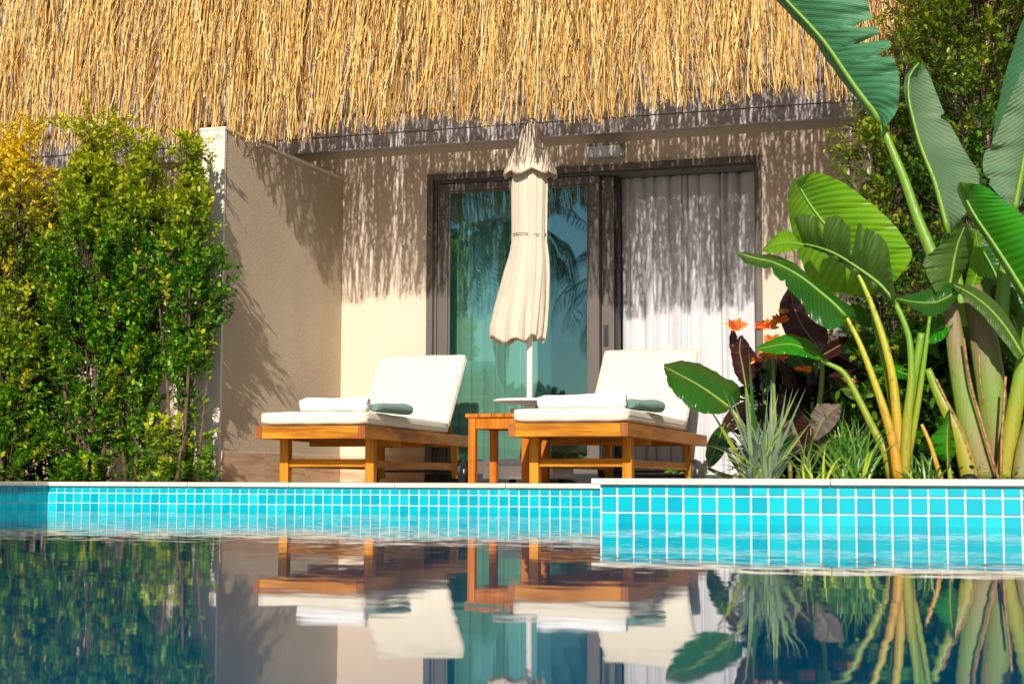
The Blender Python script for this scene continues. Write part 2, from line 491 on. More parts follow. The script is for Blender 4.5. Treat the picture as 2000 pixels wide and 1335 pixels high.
# ------------------------------------------------------------------ mesh helpers
class MB:
    def __init__(self):
        self.v, self.f = [], []

    def quad(self, a, b, c, d):
        i = len(self.v)
        self.v += [a, b, c, d]
        self.f.append((i, i + 1, i + 2, i + 3))

    def box(self, x0, x1, y0, y1, z0, z1):
        i = len(self.v)
        self.v += [(x0, y0, z0), (x1, y0, z0), (x1, y1, z0), (x0, y1, z0), (x0, y0, z1), (x1, y0, z1), (x1, y1, z1), (x0, y1, z1)]
        self.f += [(i, i + 3, i + 2, i + 1), (i + 4, i + 5, i + 6, i + 7), (i, i + 1, i + 5, i + 4),
                   (i + 1, i + 2, i + 6, i + 5), (i + 2, i + 3, i + 7, i + 6), (i + 3, i, i + 4, i + 7)]
        return self

    def tube(self, pts, radii, n=8, flatten=1.0, cap=True):
        pts = [Vector(p) for p in pts]
        i0 = len(self.v)
        for k, p in enumerate(pts):
            t = (pts[min(k + 1, len(pts) - 1)] - pts[max(k - 1, 0)])
            t = t.normalized() if t.length > 1e-9 else Vector((0, 0, 1))
            ref = Vector((0, 1, 0)) if abs(t.y) < 0.9 else Vector((1, 0, 0))
            u = t.cross(ref).normalized()
            w = u.cross(t).normalized()
            r = radii[k] if isinstance(radii, (list, tuple)) else radii
            for j in range(n):
                a = 2 * math.pi * j / n
                q = p + u * (r * math.cos(a)) + w * (r * flatten * math.sin(a))
                self.v.append((q.x, q.y, q.z))
        for k in range(len(pts) - 1):
            for j in range(n):
                a = i0 + k * n + j
                b_ = i0 + k * n + (j + 1) % n
                self.f.append((a, b_, b_ + n, a + n))
        if cap:
            self.f.append(tuple(i0 + j for j in reversed(range(n))))
            e = i0 + (len(pts) - 1) * n
            self.f.append(tuple(e + j for j in range(n)))
        return self

    def lathe(self, prof, c=(0, 0, 0), n=32, axis='Z'):
        i0 = len(self.v)
        for (r, h) in prof:
            for j in range(n):
                a = 2 * math.pi * j / n
                x, y = r * math.cos(a), r * math.sin(a)
                p = {'Z': (x, y, h), 'X': (h, x, y), 'Y': (x, h, y)}[axis]
                self.v.append((c[0] + p[0], c[1] + p[1], c[2] + p[2]))
        for k in range(len(prof) - 1):
            for j in range(n):
                a, b_ = i0 + k * n + j, i0 + k * n + (j + 1) % n
                self.f.append((a, b_, b_ + n, a + n))
        return self

    def build(self, name, mat, parent=None, smooth=False, bevel=0.0, weld=False):
        me = bpy.data.meshes.new(name)
        me.from_pydata([tuple(p) for p in self.v], [], self.f)
        me.materials.append(mat)
        if smooth:
            me.polygons.foreach_set('use_smooth', [True] * len(me.polygons))
        me.update()
        o = bpy.data.objects.new(name, me)
        COL.objects.link(o)
        if parent is not None:
            o.parent = parent
        if bevel:
            bv = o.modifiers.new('bevel', 'BEVEL')
            bv.width = bevel
            bv.segments = 2
            bv.limit_method = 'ANGLE'
        return o


def box_obj(name, mat, parent, x0, x1, y0, y1, z0, z1, bevel=0.0):
    return MB().box(x0, x1, y0, y1, z0, z1).build(name, mat, parent, bevel=bevel)


def empty(name, loc=(0, 0, 0), rz=0.0):
    o = bpy.data.objects.new(name, None)
    COL.objects.link(o)
    o.location = loc
    o.rotation_euler = (0, 0, rz)
    return o


def tag(o, label=None, cat=None, group=None, kind=None):
    if label:
        o['label'] = label
    if cat:
        o['category'] = cat
    if group:
        o['group'] = group
    if kind:
        o['kind'] = kind
    return o


def local(parent, p):
    return Vector(p) - parent.location


def catmull(pts, n):
    """n+1 samples along a list of equal-length tuples"""
    P = [np.array(p, float) for p in pts]
    P = [2 * P[0] - P[1]] + P + [2 * P[-1] - P[-2]]
    segs = len(P) - 3
    out = []
    for i in range(n + 1):
        s = i / n * segs
        k = min(int(s), segs - 1)
        t = s - k
        a, b_, c, d = P[k:k + 4]
        out.append(0.5 * ((2 * b_) + (-a + c) * t + (2 * a - 5 * b_ + 4 * c - d) * t * t + (-a + 3 * b_ - 3 * c + d) * t ** 3))
    return out


def mesh_np(name, V, Fq, mat, parent=None, smooth=False, attr=None):
    """V (n,3), Fq (m,k) arrays"""
    me = bpy.data.meshes.new(name)
    k = Fq.shape[1]
    me.vertices.add(len(V))
    me.vertices.foreach_set('co', np.asarray(V, np.float32).ravel())
    me.loops.add(Fq.size)
    me.loops.foreach_set('vertex_index', Fq.astype(np.int32).ravel())
    me.polygons.add(len(Fq))
    me.polygons.foreach_set('loop_start', np.arange(0, Fq.size, k, dtype=np.int32))
    me.polygons.foreach_set('loop_total', np.full(len(Fq), k, np.int32))
    if smooth:
        me.polygons.foreach_set('use_smooth', np.ones(len(Fq), bool))
    me.update(calc_edges=True)
    me.validate()
    if attr is not None:
        a = me.attributes.new('young', 'FLOAT', 'POINT')
        a.data.foreach_set('value', np.asarray(attr, np.float32))
    me.materials.append(mat)
    o = bpy.data.objects.new(name, me)
    COL.objects.link(o)
    if parent is not None:
        o.parent = parent
    return o


# ------------------------------------------------------------------ key places
FLOOR = 0.144
YW = 10.54           # face of the bungalow wall
YP = 7.74            # face of the far pool wall
XL = -5.26           # pool's left wall
YN = 5.97            # face of the planter wall
XN = -1.615          # left end of the planter
PT = 0.168           # top of the planter coping
XP = -4.757          # right face of the dividing wall
YE = 8.94            # eave of the thatch
ZE = 2.30

# ------------------------------------------------------------------ ground, pool, water
gb = MB()
gb.box(-60, XL - 0.02, -60, 60, -1.6, 0.118)
gb.box(XL - 0.02, 60, YP + 0.04, 60, -1.6, 0.118)
gb.box(XL - 0.02, 60, -60, -5.0, -1.6, 0.118)
gb.box(14.0, 60, -5.0, YP + 0.04, -1.6, 0.118)
o = gb.build('ground', M['lawn'])
tag(o, kind='structure')
o = MB().box(-9.5, XN - 0.05, YP + 0.30, YW + 3.2, 0.10, FLOOR - 0.001).build('terrace_paving', M['paving'])
tag(o, kind='structure')
wb = MB()
wb.quad((XL, -5.0, 0), (14.0, -5.0, 0), (14.0, YP + 0.01, 0), (XL, YP + 0.01, 0))
water = wb.build('pool_water', M['water'])
tag(water, kind='structure')
o = MB().box(XL - 0.01, 14.01, -5.01, YP + 0.03, -1.58, -1.5).build('pool_floor', M['tile'])
tag(o, kind='structure')
# coarser joints of the terrace: paving slabs
for i in range(7):
    for j in range(4):
        x0, y0 = -5.75 + i * 0.6, YP + 0.33 + j * 0.6
        if x0 + 0.59 < XN - 0.05 and y0 + 0.59 < YW - 0.02:
            s = box_obj('paving_slab', M['paving'], bpy.data.objects['terrace_paving'], x0, x0 + 0.594, y0, y0 + 0.594, FLOOR - 0.02, FLOOR + 0.002, 0.002)

# tiled pool walls: grout body, single tiles above the water, the rest below as one mass
def tile_mesh(name, w, h, t=0.005):
    b_ = MB().box(-w / 2, w / 2, -t, 0.004, -h / 2, h / 2)
    o_ = b_.build(name, M['tile'])
    me = o_.data
    bpy.data.objects.remove(o_)
    return me


def tiled_wall(name, x_start, n, pitch_x, pitch_z, top, joint, face, origin, rot, ncov):
    """tiles along local x from x_start; local -y is the face; top = z of the uppermost grout-free edge"""
    root = bpy.data.objects[name]
    w, h = pitch_x - joint, pitch_z - joint
    z1 = top - 0.55 * pitch_z - 0.5 * joint      # centre of the first full joint
    rows = []
    rows.append((z1 + joint / 2, top - 0.003))                        # cut row under the coping
    rows.append((z1 - pitch_z + joint / 2, z1 - joint / 2))
    rows.append((z1 - 2 * pitch_z + joint / 2, z1 - pitch_z - joint / 2))
    for (za, zb) in rows:
        me = tile_mesh('tile', w, zb - za)
        for i in range(n):
            t_ = bpy.data.objects.new('tile', me)
            COL.objects.link(t_)
            t_.parent = root
            lx = x_start + (i + 0.5) * pitch_x
            p = Matrix.Rotation(rot, 3, 'Z') @ Vector((lx, -0.0008 * rnd.random(), 0))
            t_.location = (origin[0] + p.x, origin[1] + p.y, (za + zb) / 2)
            t_.rotation_euler = (rnd.uniform(-.004, .004), 0, rot + rnd.uniform(-.006, .006))
    lo = MB()
    R_ = Matrix.Rotation(rot, 3, 'Z')
    def add(ax0, ax1, za, zb):
        i = len(lo.v)
        lo.box(ax0, ax1, -0.005, 0.004, za, zb)
        for q in range(i, len(lo.v)):
            p = R_ @ Vector(lo.v[q])
            lo.v[q] = (origin[0] + p.x, origin[1] + p.y, p.z)
    z = z1 - 2 * pitch_z
    k = 0
    while z > -0.5:
        for i in range(n):
            add(x_start + i * pitch_x + joint / 2, x_start + (i + 1) * pitch_x - joint / 2, z - pitch_z + joint / 2, z - joint / 2)
        z -= pitch_z
    for i in range(ncov):                                             # beyond the counted ones
        za_ = x_start + (n + i) * pitch_x
        for (za, zb) in rows:
            add(za_ + joint / 2, za_ + pitch_x - joint / 2, za, zb)
    o_ = lo.build('submerged_tiles', M['tile'], root)
    tag(o_, kind='stuff')


o = MB().box(XL, XN + 0.35, YP + 0.004, YP + 0.30, -1.5, FLOOR - 0.024).build('pool_wall', M['grout'])
tag(o, kind='structure')
tiled_wall('pool_wall', XL + 0.002, 68, 0.0538, 0.0540, FLOOR - 0.026, 0.0058, YP, (0, YP + 0.004, 0), 0.0, 0)
o = MB().box(XL - 0.30, XL - 0.004, -5.0, YP + 0.30, -1.5, FLOOR - 0.024).build('pool_side_wall', M['grout'])
tag(o, kind='structure')
# face towards +x: local x runs along -Y ... rotate +90 deg: local -y -> +x
tiled_wall('pool_side_wall', -YP + 0.0, 0, 0.0538, 0.054, FLOOR - 0.026, 0.0058, XL, (XL - 0.004, 0, 0), math.pi / 2, 0)
root = bpy.data.objects['pool_side_wall']
for ch in list(root.children):
    bpy.data.objects.remove(ch)
PZ_ = 0.054
zt = FLOOR - 0.026
z1 = zt - 0.55 * PZ_ - 0.0029
for (za, zb) in ((z1 + 0.0029, zt - 0.003), (z1 - PZ_ + 0.0029, z1 - 0.0029), (z1 - 2 * PZ_ + 0.0029, z1 - PZ_ - 0.0029)):
    b_ = MB().box(-0.004, 0.005, -0.024, 0.024, -(zb - za) / 2, (zb - za) / 2)
    o_ = b_.build('tile', M['tile'])
    me = o_.data
    bpy.data.objects.remove(o_)
    for i in range(30):
        t_ = bpy.data.objects.new('tile', me)
        COL.objects.link(t_)
        t_.parent = root
        t_.location = (XL - 0.004, YP - 0.0265 - i * 0.0538, (za + zb) / 2)
        t_.rotation_euler = (0, 0, rnd.uniform(-.006, .006))
lo = MB()
for i in range(30, 230):
    for (za, zb) in ((z1 + 0.0029, zt - 0.003), (z1 - PZ_ + 0.0029, z1 - 0.0029), (z1 - 2 * PZ_ + 0.0029, z1 - PZ_ - 0.0029)):
        yc = YP - 0.0265 - i * 0.0538
        lo.box(XL - 0.008, XL + 0.001, yc - 0.024, yc + 0.024, za, zb)
for i in range(0, 230):
    yc = YP - 0.0265 - i * 0.0538
    for r_ in range(3, 9):
        zb = z1 - (r_ - 1) * PZ_ - 0.0029
        lo.box(XL - 0.008, XL + 0.001, yc - 0.024, yc + 0.024, zb - 0.048, zb)
tag(lo.build('distant_tiles', M['tile'], root), kind='stuff')

o = MB().box(XN, 4.0, YN + 0.004, YN + 0.16, -1.5, PT - 0.024).build('planter_wall', M['grout'])
tag(o, kind='structure')
tiled_wall('planter_wall', XN + 0.004, 34, 0.0636, 0.0636, PT - 0.026, 0.0070, YN, (0, YN + 0.004, 0), 0.0, 54)
o = MB().box(XN, XN + 0.16, YN + 0.16, YP + 0.002, -1.5, PT - 0.024).build('planter_end_wall', M['grout'])
tag(o, kind='structure')
o = MB().box(XN + 0.16, 4.0, YN + 0.16, YW - 0.02, -1.5, PT - 0.03).build('planting_bed', M['soil'])
tag(o, kind='structure')
o = MB().box(-9.5, XP - 0.4, YP + 0.30, YW - 0.02, 0.0, FLOOR + 0.003).build('garden_bed', M['soil'])
tag(o, kind='structure')

# coping stones
cp = empty('pool_coping')
tag(cp, kind='structure')
x = XL - 0.32
while x < XN - 0.02:
    x2 = min(x + 0.60, XN - 0.02)
    box_obj('coping_stone', M['stone'], cp, x + 0.001, x2 - 0.0015, YP - 0.02, YP + 0.33, FLOOR - 0.023, FLOOR + rnd.uniform(-.0006, .0006), 0.004)
    x = x2
y = -5.0
while y < YP - 0.03:
    y2 = min(y + 0.6, YP - 0.022)
    box_obj('coping_stone', M['stone'], cp, XL - 0.32, XL + 0.02, y + 0.001, y2 - 0.0015, FLOOR - 0.023, FLOOR, 0.004)
    y = y2
cp2 = empty('planter_coping')
tag(cp2, kind='structure')
x = XN - 0.03
while x < 4.0:
    x2 = x + 0.90
    box_obj('coping_stone', M['stone'], cp2, x + 0.001, x2 - 0.0015, YN - 0.025, YN + 0.25, PT - 0.024, PT + rnd.uniform(-.0008, .0008), 0.004)
    x = x2
y = YN + 0.252
while y < YP + 0.3:
    box_obj('coping_stone', M['stone'], cp2, XN - 0.03, XN + 0.22, y + 0.001, y + 0.58, PT - 0.024, PT, 0.004)
    y += 0.582

# ------------------------------------------------------------------ bungalow
villa = empty('bungalow', (-3.5, YW, FLOOR))
tag(villa, 'cream rendered pool bungalow under a shaggy reed thatched awning', 'house')


def vbox(name, mat, x0, x1, y0, y1, z0, z1, bevel=0.0, parent=None):
    P_ = Vector(villa.location)
    o_ = MB().box(x0 - P_.x, x1 - P_.x, y0 - P_.y, y1 - P_.y, z0 - P_.z, z1 - P_.z).build(name, mat, parent or villa, bevel=bevel)
    return o_


DX0, DX1, DZ = -4.108, -1.744, 2.311
wbm = MB()
P_ = Vector(villa.location)
for (a0, a1, c0, c1) in ((-11.0, DX0, 0.10, 3.6), (DX1, 6.0, 0.10, 3.6), (DX0, DX1, DZ, 3.6)):
    wbm.box(a0 - P_.x, a1 - P_.x, 0.0, 0.22, c0 - P_.z, (4.3 if c1 > 3 else c1) - P_.z)
wbm.build('wall', M['wall'], villa)
ib = MB()
for (a0, a1, b0, b1, c0, c1) in ((-4.9, -1.2, 13.3, 13.4, 0.1, 2.7), (-5.0, -4.9, YW + 0.22, 13.4, 0.1, 2.7), (-1.2, -1.1, YW + 0.22, 13.4, 0.1, 2.7), (-5.0, -1.1, YW + 0.22, 13.4, 2.7, 2.8)):
    ib.box(a0 - P_.x, a1 - P_.x, b0 - P_.y, b1 - P_.y, c0 - P_.z, c1 - P_.z)
ib.build('room_wall', M['interior'], villa)
# fascia: two boards with a groove between, gutter lip, soffit
vbox('fascia_board', M['fascia'], -11.0, 6.0, YW - 0.075, YW - 0.002, 2.514, 2.612, 0.003)
vbox('fascia_board', M['fascia'], -11.0, 6.0, YW - 0.085, YW - 0.002, 2.617, 2.76, 0.003)
vbox('fascia_board', M['fascia'], -11.0, 6.0, YW - 0.10, YW - 0.002, 2.765, 4.3, 0.003)
vbox('drip_edge', M['fascia'], -11.0, 6.0, YW - 0.092, YW - 0.0765, 2.508, 2.522, 0.002)
# wood look skirting tiles
x = -9.0
while x < DX0 - 0.02:
    x2 = min(x + 0.60, DX0 - 0.004)
    if not (x < XP < x2 and False):
        vbox('skirting_tile', M['plank'], x + 0.001, x2 - 0.001, YW - 0.012, YW - 0.001, FLOOR, 0.325)
    x = x2
x = DX1 + 0.004
while x < 1.0:
    vbox('skirting_tile', M['plank'], x + 0.001, x + 0.599, YW - 0.012, YW - 0.001, FLOOR, 0.325)
    x += 0.6

# sliding door: frame with sub-parts
sd = MB()
def dbox(b_, x0, x1, y0, y1, z0, z1):
    b_.box(x0 - P_.x, x1 - P_.x, y0 - P_.y, y1 - P_.y, z0 - P_.z, z1 - P_.z)
FB = 0.20
dbox(sd, DX0, DX0 + 0.045, YW - 0.02, YW + 0.20, FB, DZ)
dbox(sd, DX1 - 0.04, DX1, YW - 0.02, YW + 0.20, FB, DZ)
dbox(sd, DX0 + 0.045, DX1 - 0.04, YW - 0.02, YW + 0.20, DZ - 0.045, DZ)
# stepped inner profile
dbox(sd, DX0 + 0.045, DX0 + 0.062, YW + 0.02, YW + 0.20, FB, DZ - 0.045)
dbox(sd, DX1 - 0.052, DX1 - 0.04, YW + 0.02, YW + 0.20, FB, DZ - 0.045)
dbox(sd, DX0 + 0.062, DX1 - 0.052, YW + 0.02, YW + 0.20, DZ - 0.062, DZ - 0.045)
door = sd.build('sliding_door', M['door_metal'], villa, bevel=0.003)
tr_ = MB()
for k in range(6):
    dbox(tr_, DX0 + 0.002, DX1 - 0.002, YW - 0.03 + 0.004 * k, YW + 0.20, FLOOR + 0.001 + k * 0.010, FLOOR + 0.0095 + k * 0.010)
tr_.build('door_track', M['rail_metal'], door, bevel=0.0015)  # track metal near black: the shadow under the loungers is put into its colour


def sash(x0, x1, yd, gap=0.075):
    f_ = MB()
    zt_, zb_ = DZ - 0.066, FB + 0.006
    dbox(f_, x0, x0 + gap, yd, yd + 0.05, zb_, zt_)
    dbox(f_, x1 - gap, x1, yd, yd + 0.05, zb_, zt_)
    dbox(f_, x0 + gap, x1 - gap, yd, yd + 0.05, zt_ - 0.055, zt_)
    dbox(f_, x0 + gap, x1 - gap, yd, yd + 0.05, zb_, zb_ + 0.09)
    # glazing bead
    dbox(f_, x0 + gap, x0 + gap + 0.014, yd + 0.012, yd + 0.038, zb_ + 0.09, zt_ - 0.055)
    dbox(f_, x1 - gap - 0.014, x1 - gap, yd + 0.012, yd + 0.038, zb_ + 0.09, zt_ - 0.055)
    dbox(f_, x0 + gap + 0.014, x1 - gap - 0.014, yd + 0.012, yd + 0.038, zt_ - 0.069, zt_ - 0.055)
    s_ = f_.build('sash', M['door_metal'], door, bevel=0.003)
    g_ = MB()
    xa, xb, za, zb = x0 + gap + 0.004, x1 - gap - 0.004, zb_ + 0.09, zt_ - 0.062
    dbox(g_, xa, xb, yd + 0.022, yd + 0.028, za, zb)
    gl_ = g_.build('glass_pane', M['glass'], door)
    return s_


sash(DX0 + 0.064, -2.865, YW + 0.03)
# leading sash of the open leaf, parked just behind the fixed one; only its closing stile shows
f_ = MB()
dbox(f_, -2.862, -2.775, YW + 0.085, YW + 0.135, FB + 0.006, DZ - 0.066)
f_.build('closing_stile', M['door_metal'], door, bevel=0.003)
f_ = MB()
dbox(f_, -2.846, -2.812, YW + 0.079, YW + 0.0848, at(1181, 674, YW).z, at(1181, 632, YW).z)
f_.build('handle', M['rail_metal'], door, bevel=0.002)
f_ = MB()
dbox(f_, -2.835, -2.823, YW + 0.074, YW + 0.0788, at(1181, 660, YW).z, at(1181, 640, YW).z)
f_.build('handle_grip', M['black'], door, bevel=0.001)
f_ = MB()
dbox(f_, -2.772, -2.752, YW + 0.12, YW + 0.18, FB + 0.006, DZ - 0.066)
f_.build('dark_gap_strip', M['black'], door)  # black strip added to put in the shade of the gap beside the stile


def curtain(x0, x1, y0, zb, zt, folds, depth, label, seed, narrow=()):
    r_ = random.Random(seed)
    n = int((x1 - x0) / 0.004)
    cuts = sorted([x0] + [x0 + (x1 - x0) * (i + r_.uniform(-.46, .46)) / folds for i in range(1, folds)] + [x1])
    V, Fc = [], []
    rows = 14
    kind = [r_.random() for _ in cuts]
    for j in range(rows + 1):
        z = zb + (zt - zb) * j / rows
        for i in range(n + 1):
            x = x0 + (x1 - x0) * i / n
            k = max(q for q in range(len(cuts) - 1) if cuts[q] <= x + 1e-9)
            u = (x - cuts[k]) / (cuts[k + 1] - cuts[k] + 1e-9)
            prof = (u ** 0.7) * depth if kind[k] < .5 else math.sin(u * math.pi) ** 0.5 * depth * 0.8
            dd = prof * (1.0 + 0.15 * math.sin(3.1 * z + k)) + 0.006 * math.sin(9 * x + 2.2 * z) + 0.004 * math.sin(40 * x + kind[k] * 9)
            gap_ = min(u, 1 - u) * (cuts[k + 1] - cuts[k])
            dd -= 0.030 * math.exp(-(gap_ / 0.0045) ** 2) * (1 if kind[k] < .75 else 0.3)
            V.append((x + 0.006 * math.sin(1.7 * z + k), y0 - dd, z))
    for j in range(rows):
        for i in range(n):
            a = j * (n + 1) + i
            Fc.append((a, a + 1, a + n + 2, a + n + 1))
    c_ = mesh_np('curtain', np.array(V), np.array(Fc), M['curtain'], None, smooth=True)
    tag(c_, label, 'curtain')
    return c_


curtain(-2.78, -1.76, YW + 0.31, 0.17, 2.26, 12, 0.040, 'white sheer curtain hanging in the open half of the door', 3)
curtain(-4.10, -3.30, YW + 0.36, 0.17, 2.26, 9, 0.03, 'pale curtain seen green through the tinted door glass', 5)

# thatch: reeds laid down the sloping awning and overhanging the eave
SL = math.radians(81)
sd_, sz_ = math.cos(SL), math.sin(SL)
rr = np.random.RandomState(11)
x_a, x_b = -8.6, 2.2
n_reed = 20500
segs = 4
u0 = rr.uniform(0, 1, n_reed)
X0 = rr.uniform(x_a, x_b, n_reed)
# clumping
X0 += 0.010 * np.sin(X0 * 61) + 0.012 * np.sin(X0 * 17.7 + 1)
row = rr.randint(0, 5, n_reed)
ragged = 0.030 * np.sin(X0 * 3.1) + 0.02 * np.sin(X0 * 9.3 + 2) + 0.015 * np.sin(X0 * 37)
pick = rr.uniform(0, 1, n_reed)
start = np.where(pick < 0.15, np.abs(rr.normal(0, 0.035, n_reed)), np.where(pick < 0.31, rr.uniform(0.0, 0.5, n_reed), 0.45 + 2.1 * rr.uniform(0, 1, n_reed) ** 0.9)) + ragged
sparse = rr.uniform(0, 1, n_reed)
length = rr.uniform(0.45, 1.1, n_reed)
lift = rr.uniform(0.0, 0.11, n_reed)
lean = -0.03 + rr.normal(0, 0.060, n_reed) + (rr.uniform(0, 1, n_reed) < 0.22) * rr.normal(0, 0.17, n_reed)
bend = rr.normal(0, 0.022, n_reed)
bend2 = rr.normal(0, 0.014, n_reed)
rad = 0.0013 + 0.0040 * rr.uniform(0, 1, n_reed) ** 1.7 * np.where(rr.uniform(0, 1, n_reed) < 0.04, 1.7, 1.0)
thin = (X0 < -5.35) & (rr.uniform(0, 1, n_reed) < 0.30)
keep = ~thin
Vs, Fs = [], []
ang = np.array([0, 2 * math.pi / 3, 4 * math.pi / 3])
tpar = np.linspace(0, 1, segs + 1)
sel = np.where(keep)[0]
n_k = len(sel)
S = start[sel][:, None] + length[sel][:, None] * tpar[None, :]
XX = X0[sel][:, None] + lean[sel][:, None] * length[sel][:, None] * tpar[None, :] + bend[sel][:, None] * np.sin(tpar * math.pi)[None, :] + bend2[sel][:, None] * np.sin(tpar * 2 * math.pi)[None, :]
droop = -0.03 * np.exp(-(S / 0.12) ** 2)
YY = YE + S * sd_
ZZ = ZE - 0.02 + S * sz_ + droop
NN = lift[sel][:, None] * (0.45 + 0.55 * (1 - tpar))[None, :]
YY -= NN * sz_
ZZ += NN * sd_
RR = rad[sel][:, None] * (0.7 + 0.5 * tpar)[None, :]
V = np.zeros((n_k, segs + 1, 3, 3))
for k in range(3):
    V[:, :, k, 0] = XX + RR * math.cos(ang[k])
    V[:, :, k, 1] = YY - RR * math.sin(ang[k]) * sz_
    V[:, :, k, 2] = ZZ + RR * math.sin(ang[k]) * sd_
base = (np.arange(n_k) * (segs + 1) * 3)[:, None, None]
sg = (np.arange(segs) * 3)[None, :, None]
kk = np.arange(3)[None, None, :]
k2 = (np.arange(3) + 1) % 3
k2 = k2[None, None, :]
Fq = np.stack([base + sg + kk, base + sg + k2, base + sg + 3 + k2, base + sg + 3 + kk], -1).reshape(-1, 4)
V = V.reshape(-1, 3) - np.array(villa.location)
th = mesh_np('thatch', V, Fq, M['reed'], villa)
tag(th, kind='stuff')
# battens and rafters carrying it
for (s_, w_) in ((1.15, 0.012), (1.7, 0.014), (2.2, 0.014)):
    y_, z_ = YE + s_ * sd_ + 0.025, ZE + s_ * sz_ - 0.04
    vbox('batten', M['stem'], x_a, x_b, y_, y_ + 0.03, z_, z_ + w_)
rb = MB()
for xr in (-7.9, -6.4, -4.86, -1.0, 0.6):
    pts_ = [Vector((xr, YE + 0.20, ZE + 0.35)) - P_, Vector((xr, YE + 0.50, ZE + 2.3)) - P_]
    MB().tube(pts_, 0.03, 6).build('rafter', M['stem'], villa)
# upper deck of the roof behind the reeds
ud = MB()
q = [Vector((-11, YW - 0.10, 4.34)), Vector((6, YW - 0.10, 4.34)), Vector((6, 14.5, 4.5)), Vector((-11, 14.5, 4.5))]
ud.quad(*[v_ - P_ for v_ in q])
ud.quad(*[v_ - P_ + Vector((0, 0.02, -0.04)) for v_ in reversed(q)])
ud.build('roof_deck', M['soffit'], villa)

# wall lamp over the door
l0, l1 = at(1147, 312, YW - 0.03), at(1220, 276, YW - 0.03)
lamp = empty('wall_lamp', ((l0.x + l1.x) / 2, YW, (l0.z + l1.z) / 2))
tag(lamp, 'oblong bulkhead lamp with frosted wedge diffuser above the sliding door', 'lamp')
w2, h2 = (l1.x - l0.x) / 2, (l1.z - l0.z) / 2
MB().box(-w2, w2, -0.03, -0.001, -h2, h2).build('back_plate', M['lamp_body'], lamp, bevel=0.012)
hb = MB()
hb.box(-w2 * .93, w2 * .96, -0.085, -0.0305, h2 * .45, h2 * .8)
hb.build('hood', M['lamp_body'], lamp, bevel=0.008)
db = MB()
i = 0
pf = [(-0.031, h2 * .40), (-0.10, h2 * .40), (-0.075, -h2 * .85), (-0.031, -h2 * .85)]
vv = [(-w2 * .95, a, c) for a, c in pf] + [(w2 * (.86 if k in (0, 1) else .98), a, c) for k, (a, c) in enumerate(pf)]
db.v = vv
db.f = [(0, 1, 2, 3), (7, 6, 5, 4), (0, 4, 5, 1), (1, 5, 6, 2), (2, 6, 7, 3), (3, 7, 4, 0)]
db.build('diffuser', M['diffuser'], lamp, bevel=0.006)

# louvred vent on the wall at the right
v0, v1 = at(1636, 692, YW), at(1735, 622, YW)
vent = empty('louvre_vent', ((v0.x + v1.x) / 2, YW, v0.z))
tag(vent, 'white louvred vent in the wall behind the canna leaves', 'vent')
vw = (v1.x - v0.x) / 2
vh = v1.z - v0.z
MB().box(-vw, vw, -0.012, -0.001, 0, vh).build('backing', M['rail_metal'], vent)
for k in range(6):
    z_ = 0.012 + k * (vh - 0.02) / 6
    s_ = MB().box(-vw + 0.01, vw - 0.01, -0.035, -0.0125, z_, z_ + (vh / 6) * 0.62)
    s_.build('slat', M['white_metal'], vent, bevel=0.003)
for sx in (-1, 1):
    MB().box(sx * vw - 0.009, sx * vw + 0.009, -0.040, -0.001, -0.01, vh + 0.01).build('frame', M['white_metal'], vent, bevel=0.002)

# ------------------------------------------------------------------ dividing wall
dw = empty('dividing_wall', (XP - 0.08, 8.76, FLOOR))
tag(dw, 'tall stucco dividing wall standing out between hedge and terrace', 'wall')
DZT = 2.326
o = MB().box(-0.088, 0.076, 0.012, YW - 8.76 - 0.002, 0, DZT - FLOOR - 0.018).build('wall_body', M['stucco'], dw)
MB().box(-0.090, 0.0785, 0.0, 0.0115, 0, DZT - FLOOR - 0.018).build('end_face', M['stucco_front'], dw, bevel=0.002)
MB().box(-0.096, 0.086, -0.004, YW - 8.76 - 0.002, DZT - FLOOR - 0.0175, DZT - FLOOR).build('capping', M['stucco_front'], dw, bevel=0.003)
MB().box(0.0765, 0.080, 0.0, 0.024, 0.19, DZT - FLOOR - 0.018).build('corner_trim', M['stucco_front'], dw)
y = 0.03
for y2 in (0.60, 1.20, 1.76):
    MB().box(0.0765, 0.086, y, y2 - 0.002, 0.001, 0.185).build('skirting_tile', M['plank_y'], dw)
    y = y2
MB().box(0.0765, 0.082, 0.03, 1.76, 0.1855, 0.190).build('skirting_trim', M['stucco_front'], dw)


